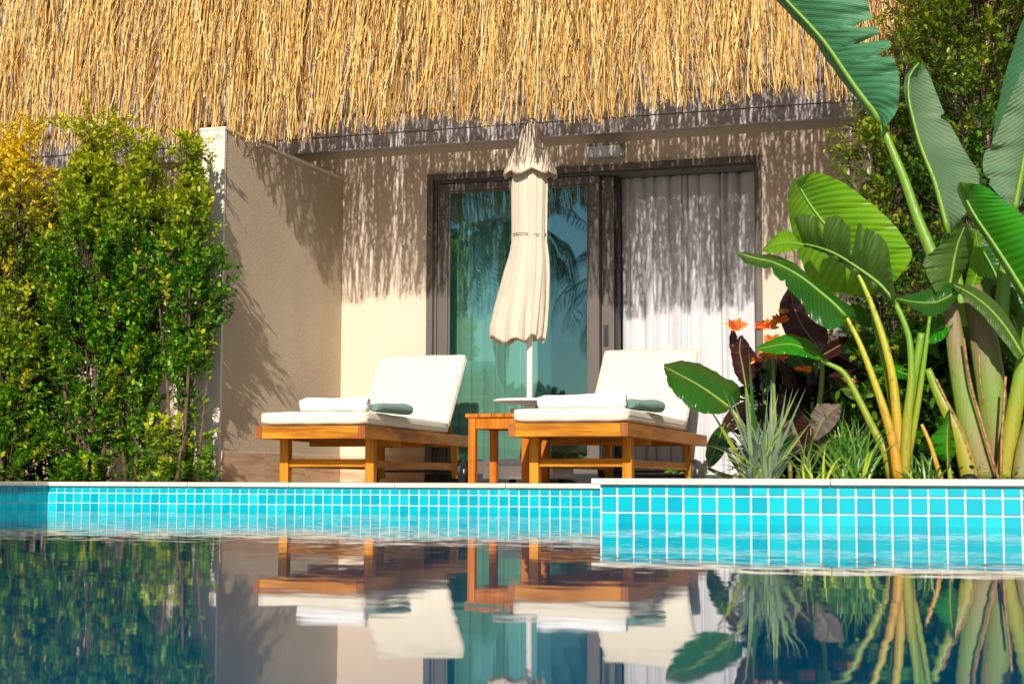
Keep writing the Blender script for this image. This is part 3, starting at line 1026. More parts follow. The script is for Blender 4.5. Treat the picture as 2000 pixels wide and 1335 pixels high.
# ------------------------------------------------------------------ sun loungers
def rounded_slab(name, mat, parent, x0, x1, y0, y1, z0, z1, r, puff=0.006, mtx=None):
    """cushion: rounded box with slightly puffed faces"""
    nx, ny, nz = 14, 18, 4
    bmv, bmf, idx = [], [], {}
    def vid(p):
        k = tuple(round(c, 5) for c in p)
        if k not in idx:
            idx[k] = len(bmv)
            bmv.append(k)
        return idx[k]
    def lin(a, b_, n):
        return [a + (b_ - a) * i / n for i in range(n + 1)]
    xs, ys, zs = lin(x0, x1, nx), lin(y0, y1, ny), lin(z0, z1, nz)
    def face(g_):
        for i in range(len(g_) - 1):
            for j in range(len(g_[0]) - 1):
                bmf.append((vid(g_[i][j]), vid(g_[i + 1][j]), vid(g_[i + 1][j + 1]), vid(g_[i][j + 1])))
    face([[(a, c, z1) for c in ys] for a in xs])
    face([[(a, c, z0) for c in reversed(ys)] for a in xs])
    face([[(a, y0, c) for c in zs] for a in xs])
    face([[(a, y1, c) for c in reversed(zs)] for a in xs])
    face([[(x1, a, c) for c in zs] for a in ys])
    face([[(x0, a, c) for c in reversed(zs)] for a in ys])
    cx, cy, cz = (x0 + x1) / 2, (y0 + y1) / 2, (z0 + z1) / 2
    hx, hy, hz = (x1 - x0) / 2, (y1 - y0) / 2, (z1 - z0) / 2
    out = []
    for p in bmv:
        q = Vector((p[0] - cx, p[1] - cy, p[2] - cz))
        inn = Vector((max(-hx + r, min(hx - r, q.x)), max(-hy + r, min(hy - r, q.y)), max(-hz + r, min(hz - r, q.z))))
        d = q - inn
        if d.length > 1e-6:
            q = inn + d.normalized() * min(r, max(abs(d.x), abs(d.y), abs(d.z)) if d.length < r else r)
            q = inn + d.normalized() * r if (abs(q.x - inn.x) + abs(q.y - inn.y) + abs(q.z - inn.z)) > 0 else q
        pu = puff * (1 - (q.x / hx) ** 4) * (1 - (q.y / hy) ** 4)
        q.z += math.copysign(pu, q.z) if abs(q.z) > hz * 0.5 else 0
        q.z += 0.0015 * math.sin(q.x * 31 + q.y * 17)
        q += Vector((cx, cy, cz))
        if mtx is not None:
            q = mtx @ q
        out.append(q)
    return mesh_np(name, np.array([tuple(q) for q in out]), np.array(bmf), mat, parent, smooth=True)


LW, LL, LH = 0.645, 2.40, 0.316


def make_lounger():
    root = empty('sun_lounger', (0, 0, 0))
    T = 0.038
    MB().box(-LW + T + .0005, -T - .0005, 0.0, 0.032, LH - 0.072, LH - 0.001).build('front_rail', M['teak_x'], root, bevel=0.003)
    for x0 in (-LW, -T):
        s_ = MB().box(x0, x0 + T, 0.0005, LL, LH - 0.072, LH)
        sr = s_.build('side_rail', M['teak_y'], root, bevel=0.003)
        MB().box(x0 + .0015, x0 + T - .0015, -0.0015, 0.0, LH - 0.0705, LH - 0.0015).build('end_grain', M['end_grain'], sr)
    MB().box(-LW + T + .0005, -T - .0005, LL - 0.035, LL - 0.002, LH - 0.070, LH - 0.002).build('rear_rail', M['teak_x'], root, bevel=0.003)
    # slats under the cushion
    for k in range(12):
        y0 = 0.07 + k * 0.135
        MB().box(-LW + T + .001, -T - .001, y0, y0 + 0.07, LH - 0.030, LH - 0.012).build('slat', M['teak_x'], root)
    MB().box(-LW + T + .001, -T - .001, 0.74, 0.775, LH - 0.10, LH - 0.032).build('cross_rail', M['teak_x'], root)
    # legs
    for x0 in (-LW + T + 0.001, -T - 0.052):
        pass
    for x0, x1 in ((-LW + 0.0385, -LW + 0.0385 + 0.052), (-0.0385 - 0.052, -0.0385)):
        MB().box(x0, x1, 0.27, 0.335, 0, LH - 0.004).build('leg', M['teak_z'], root, bevel=0.003)
    for x0, x1 in ((-LW + 0.0385, -LW + 0.0385 + 0.045), (-0.0385 - 0.045, -0.0385)):
        g_ = MB()
        yb, yt = 2.03, 1.98
        g_.v = [(x0, yb + .02, 0.03), (x1, yb + .02, 0.03), (x1, yb + 0.055, 0.03), (x0, yb + 0.055, 0.03),
                (x0, yt, LH - 0.004), (x1, yt, LH - 0.004), (x1, yt + 0.075, LH - 0.004), (x0, yt + 0.075, LH - 0.004)]
        g_.f = [(0, 3, 2, 1), (4, 5, 6, 7), (0, 1, 5, 4), (1, 2, 6, 5), (2, 3, 7, 6), (3, 0, 4, 7)]
        g_.build('leg', M['teak_z'], root, bevel=0.003)
    MB().box(-LW + 0.091, -0.091, 0.285, 0.320, 0.090, 0.135).build('stretcher', M['teak_x'], root, bevel=0.002)
    for x0 in (-LW + 0.052, -0.078):
        MB().box(x0, x0 + 0.026, 0.336, 2.00, 0.086, 0.130).build('stretcher', M['teak_y'], root, bevel=0.002)
    MB().tube([(-LW - 0.005, 2.09, 0.078), (0.005, 2.09, 0.078)], 0.008, 8).build('axle', M['rail_metal'], root)
    for xc in (-LW + 0.010, -0.026):
        wh = MB().lathe([(0.001, -0.012), (0.05, -0.014), (0.072, -0.014), (0.078, -0.010), (0.078, 0.010), (0.072, 0.014), (0.05, 0.014), (0.001, 0.012)], (xc, 2.09, 0.078), 28, 'X').build('wheel', M['black'], root, smooth=False)
        MB().lathe([(0.001, 0.019), (0.014, 0.018), (0.016, 0.0145)], (xc, 2.09, 0.078), 16, 'X').build('hub', M['white_metal'], wh)
    # seat cushion and raised back
    sc_ = rounded_slab('seat_cushion', M['cushion'], root, -LW + 0.02, -0.004, 0.012, 1.70, LH + 0.004, LH + 0.080, 0.022, 0.006)
    MB().tube([(-LW + 0.045, 0.0105, LH + 0.041), (-0.03, 0.0105, LH + 0.041)], 0.0016, 5).build('piping', M['cushion'], sc_)
    MB().tube([(-0.0035, 0.04, LH + 0.041), (-0.0035, 1.68, LH + 0.041)], 0.0022, 5).build('piping', M['cushion'], sc_)
    ang_ = math.radians(47.5)
    mt = Matrix.Translation((0, 1.735, LH + 0.010)) @ Matrix.Rotation(ang_, 4, 'X')
    bc_ = rounded_slab('back_cushion', M['cushion'], root, -LW + 0.02, -0.004, 0.005, 0.655, 0.028, 0.098, 0.020, 0.006, mt)
    e0, e1 = mt @ Vector((-0.0035, 0.05, 0.064)), mt @ Vector((-0.0035, 0.635, 0.064))
    MB().tube([e0, e1], 0.0022, 5).build('piping', M['cushion'], bc_)
    t0, t1 = mt @ Vector((-LW + 0.04, 0.6555, 0.064)), mt @ Vector((-0.03, 0.6555, 0.064))
    MB().tube([t0, t1], 0.0018, 5).build('piping', M['cushion'], bc_)
    for x0 in (-LW + 0.045, -0.085):
        g_ = MB().box(x0, x0 + 0.034, 0.0, 0.63, -0.012, 0.024)
        g_.v = [tuple(mt @ Vector(v_)) for v_ in g_.v]
        g_.build('back_frame', M['teak_y'], root, bevel=0.002)
    for k in range(5):
        g_ = MB().box(-LW + 0.0795, -0.0855, 0.05 + k * 0.12, 0.11 + k * 0.12, 0.002, 0.020)
        g_.v = [tuple(mt @ Vector(v_)) for v_ in g_.v]
        g_.build('slat', M['teak_x'], root)
    for x0 in (-LW + 0.055, -0.085):
        a = mt @ Vector((x0 + 0.015, 0.22, -0.015))
        MB().tube([a, (x0 + 0.015, 2.0, LH - 0.045)], 0.011, 6).build('prop', M['teak_y'], root)
    return root


def copy_thing(o_, parent=None):
    c_ = o_.copy()
    COL.objects.link(c_)
    c_.parent = parent
    for ch in list(o_.children):
        copy_thing(ch, c_)
    return c_


L1 = make_lounger()
L2 = copy_thing(L1)
L1.location, L1.rotation_euler = (-3.556, 8.20, FLOOR), (0, 0, math.radians(4.5))
L2.location, L2.rotation_euler = (-2.048, 8.117, FLOOR + 0.001), (0, 0, math.radians(1.6))
tag(L1, 'left teak sun lounger with raised ivory back, beside the stucco dividing wall', 'sun lounger', 'teak sun loungers on the terrace')
tag(L2, 'right teak sun lounger with raised ivory back, before the white curtain', 'sun lounger', 'teak sun loungers on the terrace')


def towel_roll(name, p0, p1, r0, r1, mat, label, seed, squash=0.8, spiral=True):
    """rolled towel from p0 to p1 (points on the cushion under its axis)"""
    r_ = random.Random(seed)
    p0, p1 = Vector(p0), Vector(p1)
    ax = (p1 - p0).normalized()
    side = ax.cross(Vector((0, 0, 1))).normalized()
    n, m_ = 34, 40
    V, Fc = [], []
    ph = r_.uniform(0, 6)
    for i in range(n + 1):
        t = i / n
        rr_ = r0 + (r1 - r0) * t
        e = min(t, 1 - t) * n
        k = {0: 0.80, 1: 0.93, 2: 0.985}.get(int(round(e)), 1.0) if min(t, 1 - t) * n < 2.5 else 1.0
        rr_ *= k * (1 + 0.02 * math.sin(t * 9 + ph) + 0.03 * math.sin(t * 5.3 + ph * 2))
        c = p0.lerp(p1, t)
        for j in range(m_):
            a = 2 * math.pi * j / m_
            wob = 1 + 0.025 * math.sin(3 * a + 4 * t + ph) + 0.012 * math.sin(7 * a + 11 * t)
            if 0.9 < a < 1.25:
                wob -= 0.05
            y_ = math.cos(a) * rr_ * wob * 1.08
            z_ = math.sin(a) * rr_ * wob * squash
            z_ = max(z_, -rr_ * squash * 0.92)
            q = c + side * y_ + Vector((0, 0, z_ + rr_ * squash * 0.92))
            V.append(tuple(q))
    for i in range(n):
        for j in range(m_):
            a, b_ = i * m_ + j, i * m_ + (j + 1) % m_
            Fc.append((a, b_, b_ + m_, a + m_))
    root = empty(name, p0)
    V = np.array(V) - np.array(p0)
    body = mesh_np('rolled_body', V, np.array(Fc), mat, root, smooth=True)
    for end, p, r_e in ((0, p0, r0), (1, p1, r1)):
        sp = MB()
        pts = []
        for k in range(60):
            a = k / 60 * 2 * math.pi * 3.2
            rad_ = r_e * 0.80 * (1 - k / 66)
            q = p + side * (math.cos(a) * rad_ * 1.06) + Vector((0, 0, math.sin(a) * rad_ * squash + r_e * squash * 0.92)) + ax * (0.0 if end == 0 else 0.0)
            pts.append(q - p0 + ax * (-0.002 if end == 0 else 0.002))
        sp.tube(pts, 0.0042, 5)
        sp.build('rolled_edge', mat, root, smooth=True)
        dk = MB()
        ring = [tuple(p - p0 + side * (math.cos(2 * math.pi * j / 24) * r_e * .82 * 1.06) + Vector((0, 0, math.sin(2 * math.pi * j / 24) * r_e * .8 * squash + r_e * squash * 0.92))) for j in range(24)]
        dk.v = ring
        dk.f = [tuple(range(24))]
        dk.build('inner_layers', mat, root)
    tag(root, label, 'towel')
    return root


ZC = FLOOR + LH + 0.083
towel_roll('rolled_towel', (-3.985, 8.30, ZC), (-3.60, 8.345, ZC), 0.050, 0.052, M['towel'], 'white rolled towel on the front of the left lounger', 1)
towel_roll('rolled_towel', (-3.585, 8.40, ZC), (-3.575, 8.86, ZC), 0.034, 0.046, M['green_towel'], 'sage green rolled towel on the left lounger', 2, 0.75)
towel_roll('rolled_towel', (-2.575, 8.27, ZC + .001), (-2.115, 8.34, ZC + .001), 0.046, 0.054, M['towel'], 'white rolled towel on the front of the right lounger', 3)
towel_roll('rolled_towel', (-2.11, 8.42, ZC + .001), (-2.07, 8.90, ZC + .001), 0.038, 0.048, M['green_towel'], 'sage green rolled towel on the right lounger', 4, 0.75)

# ------------------------------------------------------------------ side table and bowl
tb = empty('side_table', (-2.915, 8.80, FLOOR + 0.003))
tag(tb, 'small square reddish teak side table between the two loungers', 'side table')
TH = 0.388
for k in range(5):
    x0 = -0.195 + k * 0.0785
    MB().box(x0, x0 + 0.076, -0.215, 0.215, TH - 0.022, TH).build('slat', M['table_wood'], tb, bevel=0.002)
for sx in (-1, 1):
    for sy in (-1, 1):
        MB().box(sx * 0.158 - 0.021, sx * 0.158 + 0.021, sy * 0.185 - 0.021, sy * 0.185 + 0.021, 0, TH - 0.0225).build('leg', M['table_wood'], tb, bevel=0.002)
    MB().box(sx * 0.158 - 0.010, sx * 0.158 + 0.010, -0.163, 0.163, TH - 0.085, TH - 0.0235).build('apron', M['table_wood'], tb)
for sy in (-1, 1):
    MB().box(-0.136, 0.136, sy * 0.190 - 0.010, sy * 0.190 + 0.010, TH - 0.085, TH - 0.0235).build('apron', M['table_wood'], tb)
bowl = MB().lathe([(0.001, 0.004), (0.035, 0.004), (0.040, 0.006), (0.046, 0.036), (0.043, 0.036), (0.037, 0.010), (0.001, 0.009)], (0, 0, 0), 28).build('glass_bowl', M['clear_glass'], None, smooth=True)
bowl.location = (-2.85, 8.74, FLOOR + 0.003 + TH - 0.003)
tag(bowl, 'small clear glass bowl on the side table', 'bowl')

# ------------------------------------------------------------------ closed parasol
UX, UY = -2.985, 9.39
um = empty('parasol', (UX, UY, FLOOR))
tag(um, 'closed sand coloured parasol on a white pole between the loungers', 'parasol')
U = lambda z: z - FLOOR
MB().tube([(0, 0, 0.05), (0.003, 0, U(2.36))], 0.019, 16).build('pole', M['white_metal'], um, smooth=True)
# body of the furled canopy
nph, nz_ = 288, 60
V, Fc = [], []
zt_, zb_ = 2.06, 1.0
for j in range(nz_ + 1):
    t = j / nz_
    z = zt_ + (zb_ - zt_) * t
    k_pts = [(0.0, 0.100, 0.0), (0.10, 0.112, 0.0), (0.38, 0.108, 0.0), (0.43, 0.112, 0.0), (0.46, 0.116, 0.0), (0.62, 0.148, -0.014), (0.80, 0.176, -0.034), (0.92, 0.186, -0.044), (1.0, 0.180, -0.046)]
    for a_i in range(len(k_pts) - 1):
        if k_pts[a_i][0] <= t <= k_pts[a_i + 1][0]:
            u_ = (t - k_pts[a_i][0]) / (k_pts[a_i + 1][0] - k_pts[a_i][0])
            R0 = k_pts[a_i][1] + (k_pts[a_i + 1][1] - k_pts[a_i][1]) * u_
            CX = k_pts[a_i][2] + (k_pts[a_i + 1][2] - k_pts[a_i][2]) * u_
            break
    fold = 0.17 + 0.20 * max(0, (t - 0.45) / 0.55)
    cinch = 1 - 0.03 * math.exp(-((t - 0.415) / 0.012) ** 2)
    for i in range(nph):
        a = 2 * math.pi * i / nph
        s = 4 * a + 0.9 * math.sin(a * 2 + 1) + 0.55 * math.sin(3 * t + a) + 0.5 * math.sin(a + 2.2)
        lob = abs(math.cos(s)) ** 0.6
        ph_ = 7.0 * a / (2 * math.pi) + 0.28 * math.sin(2 * a + 1.0) + 0.16 * math.sin(5 * a + 0.4) + 0.10 * math.sin(2.2 * t + 2 * a)
        fr_ = ph_ % 1.0
        saw = (1 - fr_) ** 0.8 if fr_ > 0.07 else fr_ / 0.07 * 0.95
        mixw = max(0, min(1, (t - 0.55) / 0.45))
        shp = saw * (1 - 0.55 * mixw) + lob * 0.55 * mixw
        fine = 0.008 * math.sin(19 * a + 1.3 + 2 * t) + 0.006 * math.sin(31 * a)
        crump = 0.010 * math.sin(26 * t + 3 * a) * math.exp(-((t - 0.46) / 0.10) ** 2)
        r_ = R0 * cinch * 1.05 * ((1 - fold) + fold * shp + fine + crump)
        asym = 1 + 0.16 * max(0, (t - 0.5)) * math.cos(a - math.pi) * 2
        x_ = CX + r_ * math.cos(a) * asym
        y_ = r_ * 0.85 * math.sin(a)
        zz = z
        if t > 0.86:
            zz += 0.030 * math.cos(s * 1.0) ** 2 * (t - 0.86) / 0.14 - 0.012 * math.sin(3 * a + .5) * (t - 0.86) / 0.14
        V.append((x_, y_, U(zz)))
for j in range(nz_):
    for i in range(nph):
        a, b_ = j * nph + i, j * nph + (i + 1) % nph
        Fc.append((a, b_, b_ + nph, a + nph))
canopy = mesh_np('canopy', np.array(V), np.array(Fc), M['canopy'], um, smooth=True)
so = canopy.modifiers.new('solidify', 'SOLIDIFY')
so.thickness = 0.003
# overhanging top cap
V, Fc = [], []
prof = [(2.368, 0.018), (2.366, 0.036), (2.34, 0.045), (2.30, 0.058), (2.253, 0.077), (2.20, 0.099), (2.157, 0.119), (2.11, 0.142), (2.073, 0.160), (2.052, 0.169), (2.036, 0.168)]
for j, (z, R0) in enumerate(prof):
    t = j / (len(prof) - 1)
    for i in range(nph):
        a = 2 * math.pi * i / nph
        lob = abs(math.cos(4 * a + 0.5 + 0.5 * math.sin(2 * a)))
        amp = 0.05 + 0.13 * t ** 3
        r_ = R0 * ((1 - amp) + amp * lob ** 0.7)
        dz = 0.014 * (1 - lob) * t ** 7 - 0.010 * lob * t ** 8 + 0.006 * math.sin(5 * a + 1) * t ** 6
        V.append((r_ * math.cos(a) + 0.002, r_ * 0.92 * math.sin(a), U(z + dz)))
for j in range(len(prof) - 1):
    for i in range(nph):
        a, b_ = j * nph + i, j * nph + (i + 1) % nph
        Fc.append((a, b_, b_ + nph, a + nph))
capm = mesh_np('top_cap', np.array(V), np.array(Fc), M['canopy'], um, smooth=True)
so = capm.modifiers.new('solidify', 'SOLIDIFY')
so.thickness = 0.003
MB().lathe([(0.001, U(2.385)), (0.016, U(2.383)), (0.020, U(2.372)), (0.030, U(2.368)), (0.032, U(2.360))], (0.003, 0, 0), 16).build('finial', M['white_metal'], um, smooth=True)
sp_ = []
zs_ = U(at(1037, 458, UY).z)
for k in range(49):
    a = 2 * math.pi * k / 48
    sp_.append((0.1095 * math.cos(a), 0.0935 * math.sin(a), zs_ + 0.004 * math.sin(a * 2)))
st = MB().tube(sp_, 0.004, 6, cap=False)
sp2 = [(p_[0] * 1.0, p_[1], p_[2] - 0.012) for p_ in sp_]
st.tube(sp2, 0.003, 6, cap=False)
st.build('tie_strap', M['canopy'], um, smooth=True)
# round tray clamped to the pole
zt2 = U(0.652)
MB().lathe([(0.024, zt2 - 0.001), (0.03, zt2 + 0.001), (0.213, zt2 + 0.001), (0.220, zt2 - 0.004), (0.220, zt2 - 0.013), (0.210, zt2 - 0.018), (0.09, zt2 - 0.030), (0.045, zt2 - 0.034), (0.024, zt2 - 0.034)], (0, 0, 0), 48).build('tray', M['white_metal'], um, smooth=False, bevel=0)
MB().lathe([(0.0195, zt2 - 0.085), (0.034, zt2 - 0.083), (0.036, zt2 - 0.0345), (0.0195, zt2 - 0.0345)], (0, 0, 0), 24).build('clamp_collar', M['white_metal'], um, smooth=False)
# weighted base
bb = MB()
def frustum(b_, x0, x1, y0, y1, z0, z1, ins):
    i = len(b_.v)
    b_.v += [(x0, y0, z0), (x1, y0, z0), (x1, y1, z0), (x0, y1, z0), (x0 + ins, y0 + ins, z1), (x1 - ins, y0 + ins, z1), (x1 - ins, y1 - ins, z1), (x0 + ins, y1 - ins, z1)]
    b_.f += [(i, i + 3, i + 2, i + 1), (i + 4, i + 5, i + 6, i + 7), (i, i + 1, i + 5, i + 4), (i + 1, i + 2, i + 6, i + 5), (i + 2, i + 3, i + 7, i + 6), (i + 3, i, i + 4, i + 7)]
frustum(bb, -0.225, 0.225, -0.225, 0.225, 0.026, 0.110, 0.010)
frustum(bb, -0.213, 0.213, -0.213, 0.213, 0.1105, 0.150, 0.085)
bb.build('weighted_base', M['white_metal'], um, bevel=0.010)
for sx in (-1, 1):
    for sy in (-1, 1):
        MB().lathe([(0.001, 0.0005), (0.022, 0.0005), (0.022, 0.0255), (0.001, 0.0255)], (sx * 0.16, sy * 0.16, 0), 14).build('foot', M['black'], um)
MB().tube([(0, 0, 0.129), (0, 0, 0.30)], 0.027, 16).build('base_sleeve', M['white_metal'], um, smooth=True)
MB().tube([(0.0272, -0.03, 0.20), (0.075, -0.05, 0.205)], [0.008, 0.006], 8).build('locking_knob', M['white_metal'], um)
MB().tube([(0.12, -0.20, 0.115), (0.155, -0.215, 0.135), (0.20, -0.21, 0.125)], 0.008, 8).build('carry_handle', M['white_metal'], um)


# ------------------------------------------------------------------ shrubs
def leaf_cloud(name, P0, D, UPV, size, young, mat, parent, fold=0.25, aspect=0.55):
    """P0 (n,3) leaf bases, D directions, UPV upper-side normals; folded 6-vertex leaves"""
    n = len(P0)
    D = D / np.linalg.norm(D, axis=1, keepdims=True)
    S_ = np.cross(D, UPV)
    S_ /= np.linalg.norm(S_, axis=1, keepdims=True) + 1e-9
    Nn = np.cross(S_, D)
    s = size[:, None]
    w = s * aspect * 0.5
    a = P0
    b_ = P0 + D * s * 0.38 + S_ * w + Nn * w * fold
    c = P0 + D * s * 0.38 - S_ * w + Nn * w * fold
    m_ = P0 + D * s * 0.42
    b2 = P0 + D * s * 0.72 + S_ * w * 0.75 + Nn * (w * fold * .75 - s * 0.03)
    c2 = P0 + D * s * 0.72 - S_ * w * 0.75 + Nn * (w * fold * .75 - s * 0.03)
    e = P0 + D * s - Nn * s * 0.08
    V = np.stack([a, b_, m_, c, b2, c2, e], 1).reshape(-1, 3)
    k = (np.arange(n) * 7)[:, None]
    Fq = np.stack([k + np.array([[0, 1, 2]]), k + np.array([[0, 2, 3]]), k + np.array([[1, 4, 2]]), k + np.array([[3, 2, 5]]), k + np.array([[2, 4, 6]]), k + np.array([[2, 6, 5]])], 1).reshape(-1, 3)
    return mesh_np(name, V, Fq, mat, parent, smooth=False, attr=np.repeat(young, 7))


def shrub(name, label, group, cx, cy, z0, z1, rad_fn, n_twig, mat, stems, leaf=0.037, seed=1, young_fn=None, cat='shrub', bark='stem', squash_y=1.15, clip=None, low_bare=0.0, per=13, up=0.45, dens=2.4):
    rs = np.random.RandomState(seed)
    root = empty(name, (cx, cy, z0))
    tag(root, label, cat, group)
    H = z1 - z0
    for k in range(stems):
        a = 2 * math.pi * k / stems + rs.uniform(0, 1)
        bx, by = 0.10 * math.cos(a) * rs.uniform(.3, 1), 0.08 * math.sin(a) * rs.uniform(.3, 1)
        pts, rads = [], []
        ph = rs.uniform(0, 6)
        for i in range(9):
            t = i / 8
            pts.append((bx * (1 + 1.4 * t) + 0.02 * math.sin(4 * t + ph), by * (1 + 1.2 * t) + 0.02 * math.cos(5 * t + ph), H * 0.72 * t * rs.uniform(.97, 1)))
            rads.append(0.0125 * (1 - 0.85 * t) + 0.0015)
        MB().tube(pts, rads, 6).build('trunk', M[bark], root, smooth=True)
    tw = MB()
    P, Dv, Uv, Sz, Yg = [], [], [], [], []
    for k in range(int(n_twig * dens)):
        for _ in range(20):
            t = rs.uniform(0, 1) ** 0.9
            a = rs.uniform(0, 2 * math.pi)
            R_ = rad_fn(t)
            if R_ <= 0:
                continue
            if rs.uniform() < .012:
                t = 1.0 + rs.uniform(0, .06)
                break
            if mnoise.noise(Vector((cx + math.cos(a) * R_, math.sin(a) * R_ * 1.5 + seed, H * t)) * 5.5) < -0.03 and rs.uniform() < .93:
                continue
            if t < low_bare and rs.uniform() < 0.8:
                continue
            break
        q = rs.uniform(0.25, 1.0) ** 0.55
        lumps = 1 + 0.20 * math.sin(a * 3 + t * 17 + seed) + 0.16 * math.sin(a * 5 - t * 31) + (rs.uniform(.1, .35) if rs.uniform() < .06 else 0)
        ex, ey, ez = math.cos(a) * R_ * q * lumps, math.sin(a) * R_ * q * lumps * squash_y, H * t
        ln = rs.uniform(0.09, 0.20)
        d = np.array([math.cos(a) * 0.8, math.sin(a) * 0.8, up + rs.uniform(-.3, .7)]) + rs.normal(0, 0.25, 3)
        d /= np.linalg.norm(d)
        e = np.array([ex, ey, ez])
        s_ = e - d * ln
        tw.tube([tuple(s_), tuple(s_ + d * ln * .5 + np.array([0, 0, -.006])), tuple(e)], [0.0022, 0.0016, 0.0008], 3, cap=False)
        if rs.uniform() < 0.12:
            tw.tube([(ex * .15, ey * .15, max(0.02, ez - 0.3)), tuple(s_)], [0.004, 0.0022], 4, cap=False)
        yv = young_fn(t, ex, q, rs) if young_fn else 0
        for i in range(per):
            f_ = (i + 0.6) / per
            p = s_ + d * ln * (0.1 + 0.95 * f_)
            ph = i * 2.4 + k
            side = np.cross(d, [0, 0, 1.0])
            side /= np.linalg.norm(side) + 1e-6
            upn = np.cross(side, d)
            out = side * math.cos(ph) + upn * math.sin(ph) * 0.7
            dd = d * rs.uniform(.5, .95) + out * rs.uniform(.6, 1.0) + rs.normal(0, .15, 3)
            P.append(p)
            Dv.append(dd)
            Uv.append(upn * 1.0 + np.array([0, 0, .6]) + rs.normal(0, .45, 3))
            Sz.append(leaf * rs.uniform(.65, 1.25) * (0.75 if f_ > .9 else 1))
            Yg.append(min(1, max(0, yv + (0.30 if f_ > 0.8 and yv > 0.1 else 0) + rs.uniform(-.1, .08))))
    P = np.array(P)
    msk = np.ones(len(P), bool)
    if clip is not None:
        msk = clip(P + np.array([cx, cy, z0]))
    sel_ = np.where(msk)[0]
    fo = leaf_cloud('foliage', P[sel_], np.array(Dv)[sel_], np.array(Uv)[sel_], np.array(Sz)[sel_], np.array(Yg)[sel_], mat, root)
    tag(fo, kind='stuff')
    tg = tw.build('twigs', M[bark], root)
    tag(tg, kind='stuff')
    return root


def yg(base, top, tz=0.6, prob=0.10):
    def f_(t, ex, q, rs):
        v = base + (top - base) * max(0, (t - tz) / (1 - tz))
        if rs.uniform() < prob and q > .75:
            v += rs.uniform(.35, .9)
        return v
    return f_


# clear of the dividing wall: nothing may grow into it
def not_in_wall(P):
    return ~((P[:, 0] > XP - 0.18) & (P[:, 0] < XP + 0.012) & (P[:, 1] > 8.74))


GH = 'clipped shrubs of the screening hedge on the left'
def prof_col(w, taper=0.35, base=0.8):
    return lambda t: w * (base + (1 - base) * min(1, t / .25)) * (1 if t < 1 - taper else max(0.10, math.sqrt(max(0, 1 - ((t - (1 - taper)) / taper) ** 2))))
zb_ = FLOOR
def prof_pts(*pts):
    def f_(t):
        t = min(t, 1.0)
        for (t0, r0), (t1, r1) in zip(pts, pts[1:]):
            if t <= t1:
                return r0 + (r1 - r0) * (t - t0) / (t1 - t0)
        return pts[-1][1]
    return f_


def hx(px, Y):
    return at(px, 900, Y).x


def hz(py, px, Y):
    return at(px, py, Y).z


shrub('hedge_shrub', 'orange and gold tipped hedge shrub at the far left edge', GH, hx(12, 8.35), 8.35, zb_, hz(268, 40, 8.35), prof_pts((0, .20), (.2, .24), (.6, .24), (.8, .27), (.9, .22), (1, .05)), 560, M['hedge_gold'], 4, seed=3, young_fn=yg(0.0, 1.15, .70, .16), clip=not_in_wall)
shrub('hedge_shrub', 'bushy lower shrub in front of the gold tipped one', GH, hx(18, 8.1), 8.10, zb_, hz(560, 30, 8.1), prof_pts((0, .18), (.3, .22), (.7, .22), (1, .06)), 330, M['hedge'], 3, seed=4, young_fn=yg(0.05, 0.4, .5, .18), clip=not_in_wall)
shrub('hedge_shrub', 'tallest bright green hedge shrub with fine pale tips', GH, hx(168, 8.28), 8.28, zb_, hz(262, 140, 8.28), prof_pts((0, .17), (.12, .24), (.4, .27), (.7, .26), (.85, .20), (.93, .12), (1, .03)), 820, M['hedge'], 4, seed=5, young_fn=yg(0.0, 0.75, .66, .10), clip=not_in_wall)
shrub('hedge_shrub', 'full green hedge shrub in the middle of the hedge', GH, hx(268, 8.40), 8.40, zb_, hz(290, 275, 8.40), prof_pts((0, .09), (.15, .16), (.35, .22), (.55, .28), (.75, .26), (.88, .16), (1, .03)), 660, M['hedge'], 5, seed=6, young_fn=yg(0.0, 0.6, .70, .08), clip=not_in_wall, low_bare=.26)
shrub('hedge_shrub', 'shaded shrub filling the gap behind the gold tipped and tallest shrubs', GH, hx(92, 8.62), 8.62, zb_, hz(400, 92, 8.62), prof_pts((0, .24), (.6, .26), (1, .08)), 480, M['hedge'], 3, seed=12, young_fn=yg(0.0, 0.2, .7, .03), clip=not_in_wall)
shrub('hedge_shrub', 'slim hedge shrub with bare lower stems beside the wall end', GH, hx(362, 8.38), 8.38, zb_, hz(300, 352, 8.38),
      prof_pts((0, .05), (.30, .09), (.42, .17), (.55, .225), (.72, .205), (.80, .15), (.90, .10), (1, .02)), 400, M['hedge'], 4, seed=8, young_fn=yg(0.0, 0.5, .65, .12), clip=not_in_wall, low_bare=.34)
shrub('hedge_shrub', 'small low shrub sprouting between the bare stems', GH, hx(318, 8.2), 8.20, zb_, hz(815, 325, 8.2), prof_col(0.13, .5), 46, M['hedge'], 2, seed=9, young_fn=yg(0.05, 0.5, .5, .2), clip=not_in_wall)
shrub('hedge_shrub', 'sparse low shoots at the foot of the wall end', GH, hx(405, 8.45), 8.45, zb_, hz(845, 405, 8.45), prof_col(0.09, .5), 16, M['hedge'], 2, seed=10, young_fn=yg(0.0, 0.2, .5, .1), clip=not_in_wall, per=9)

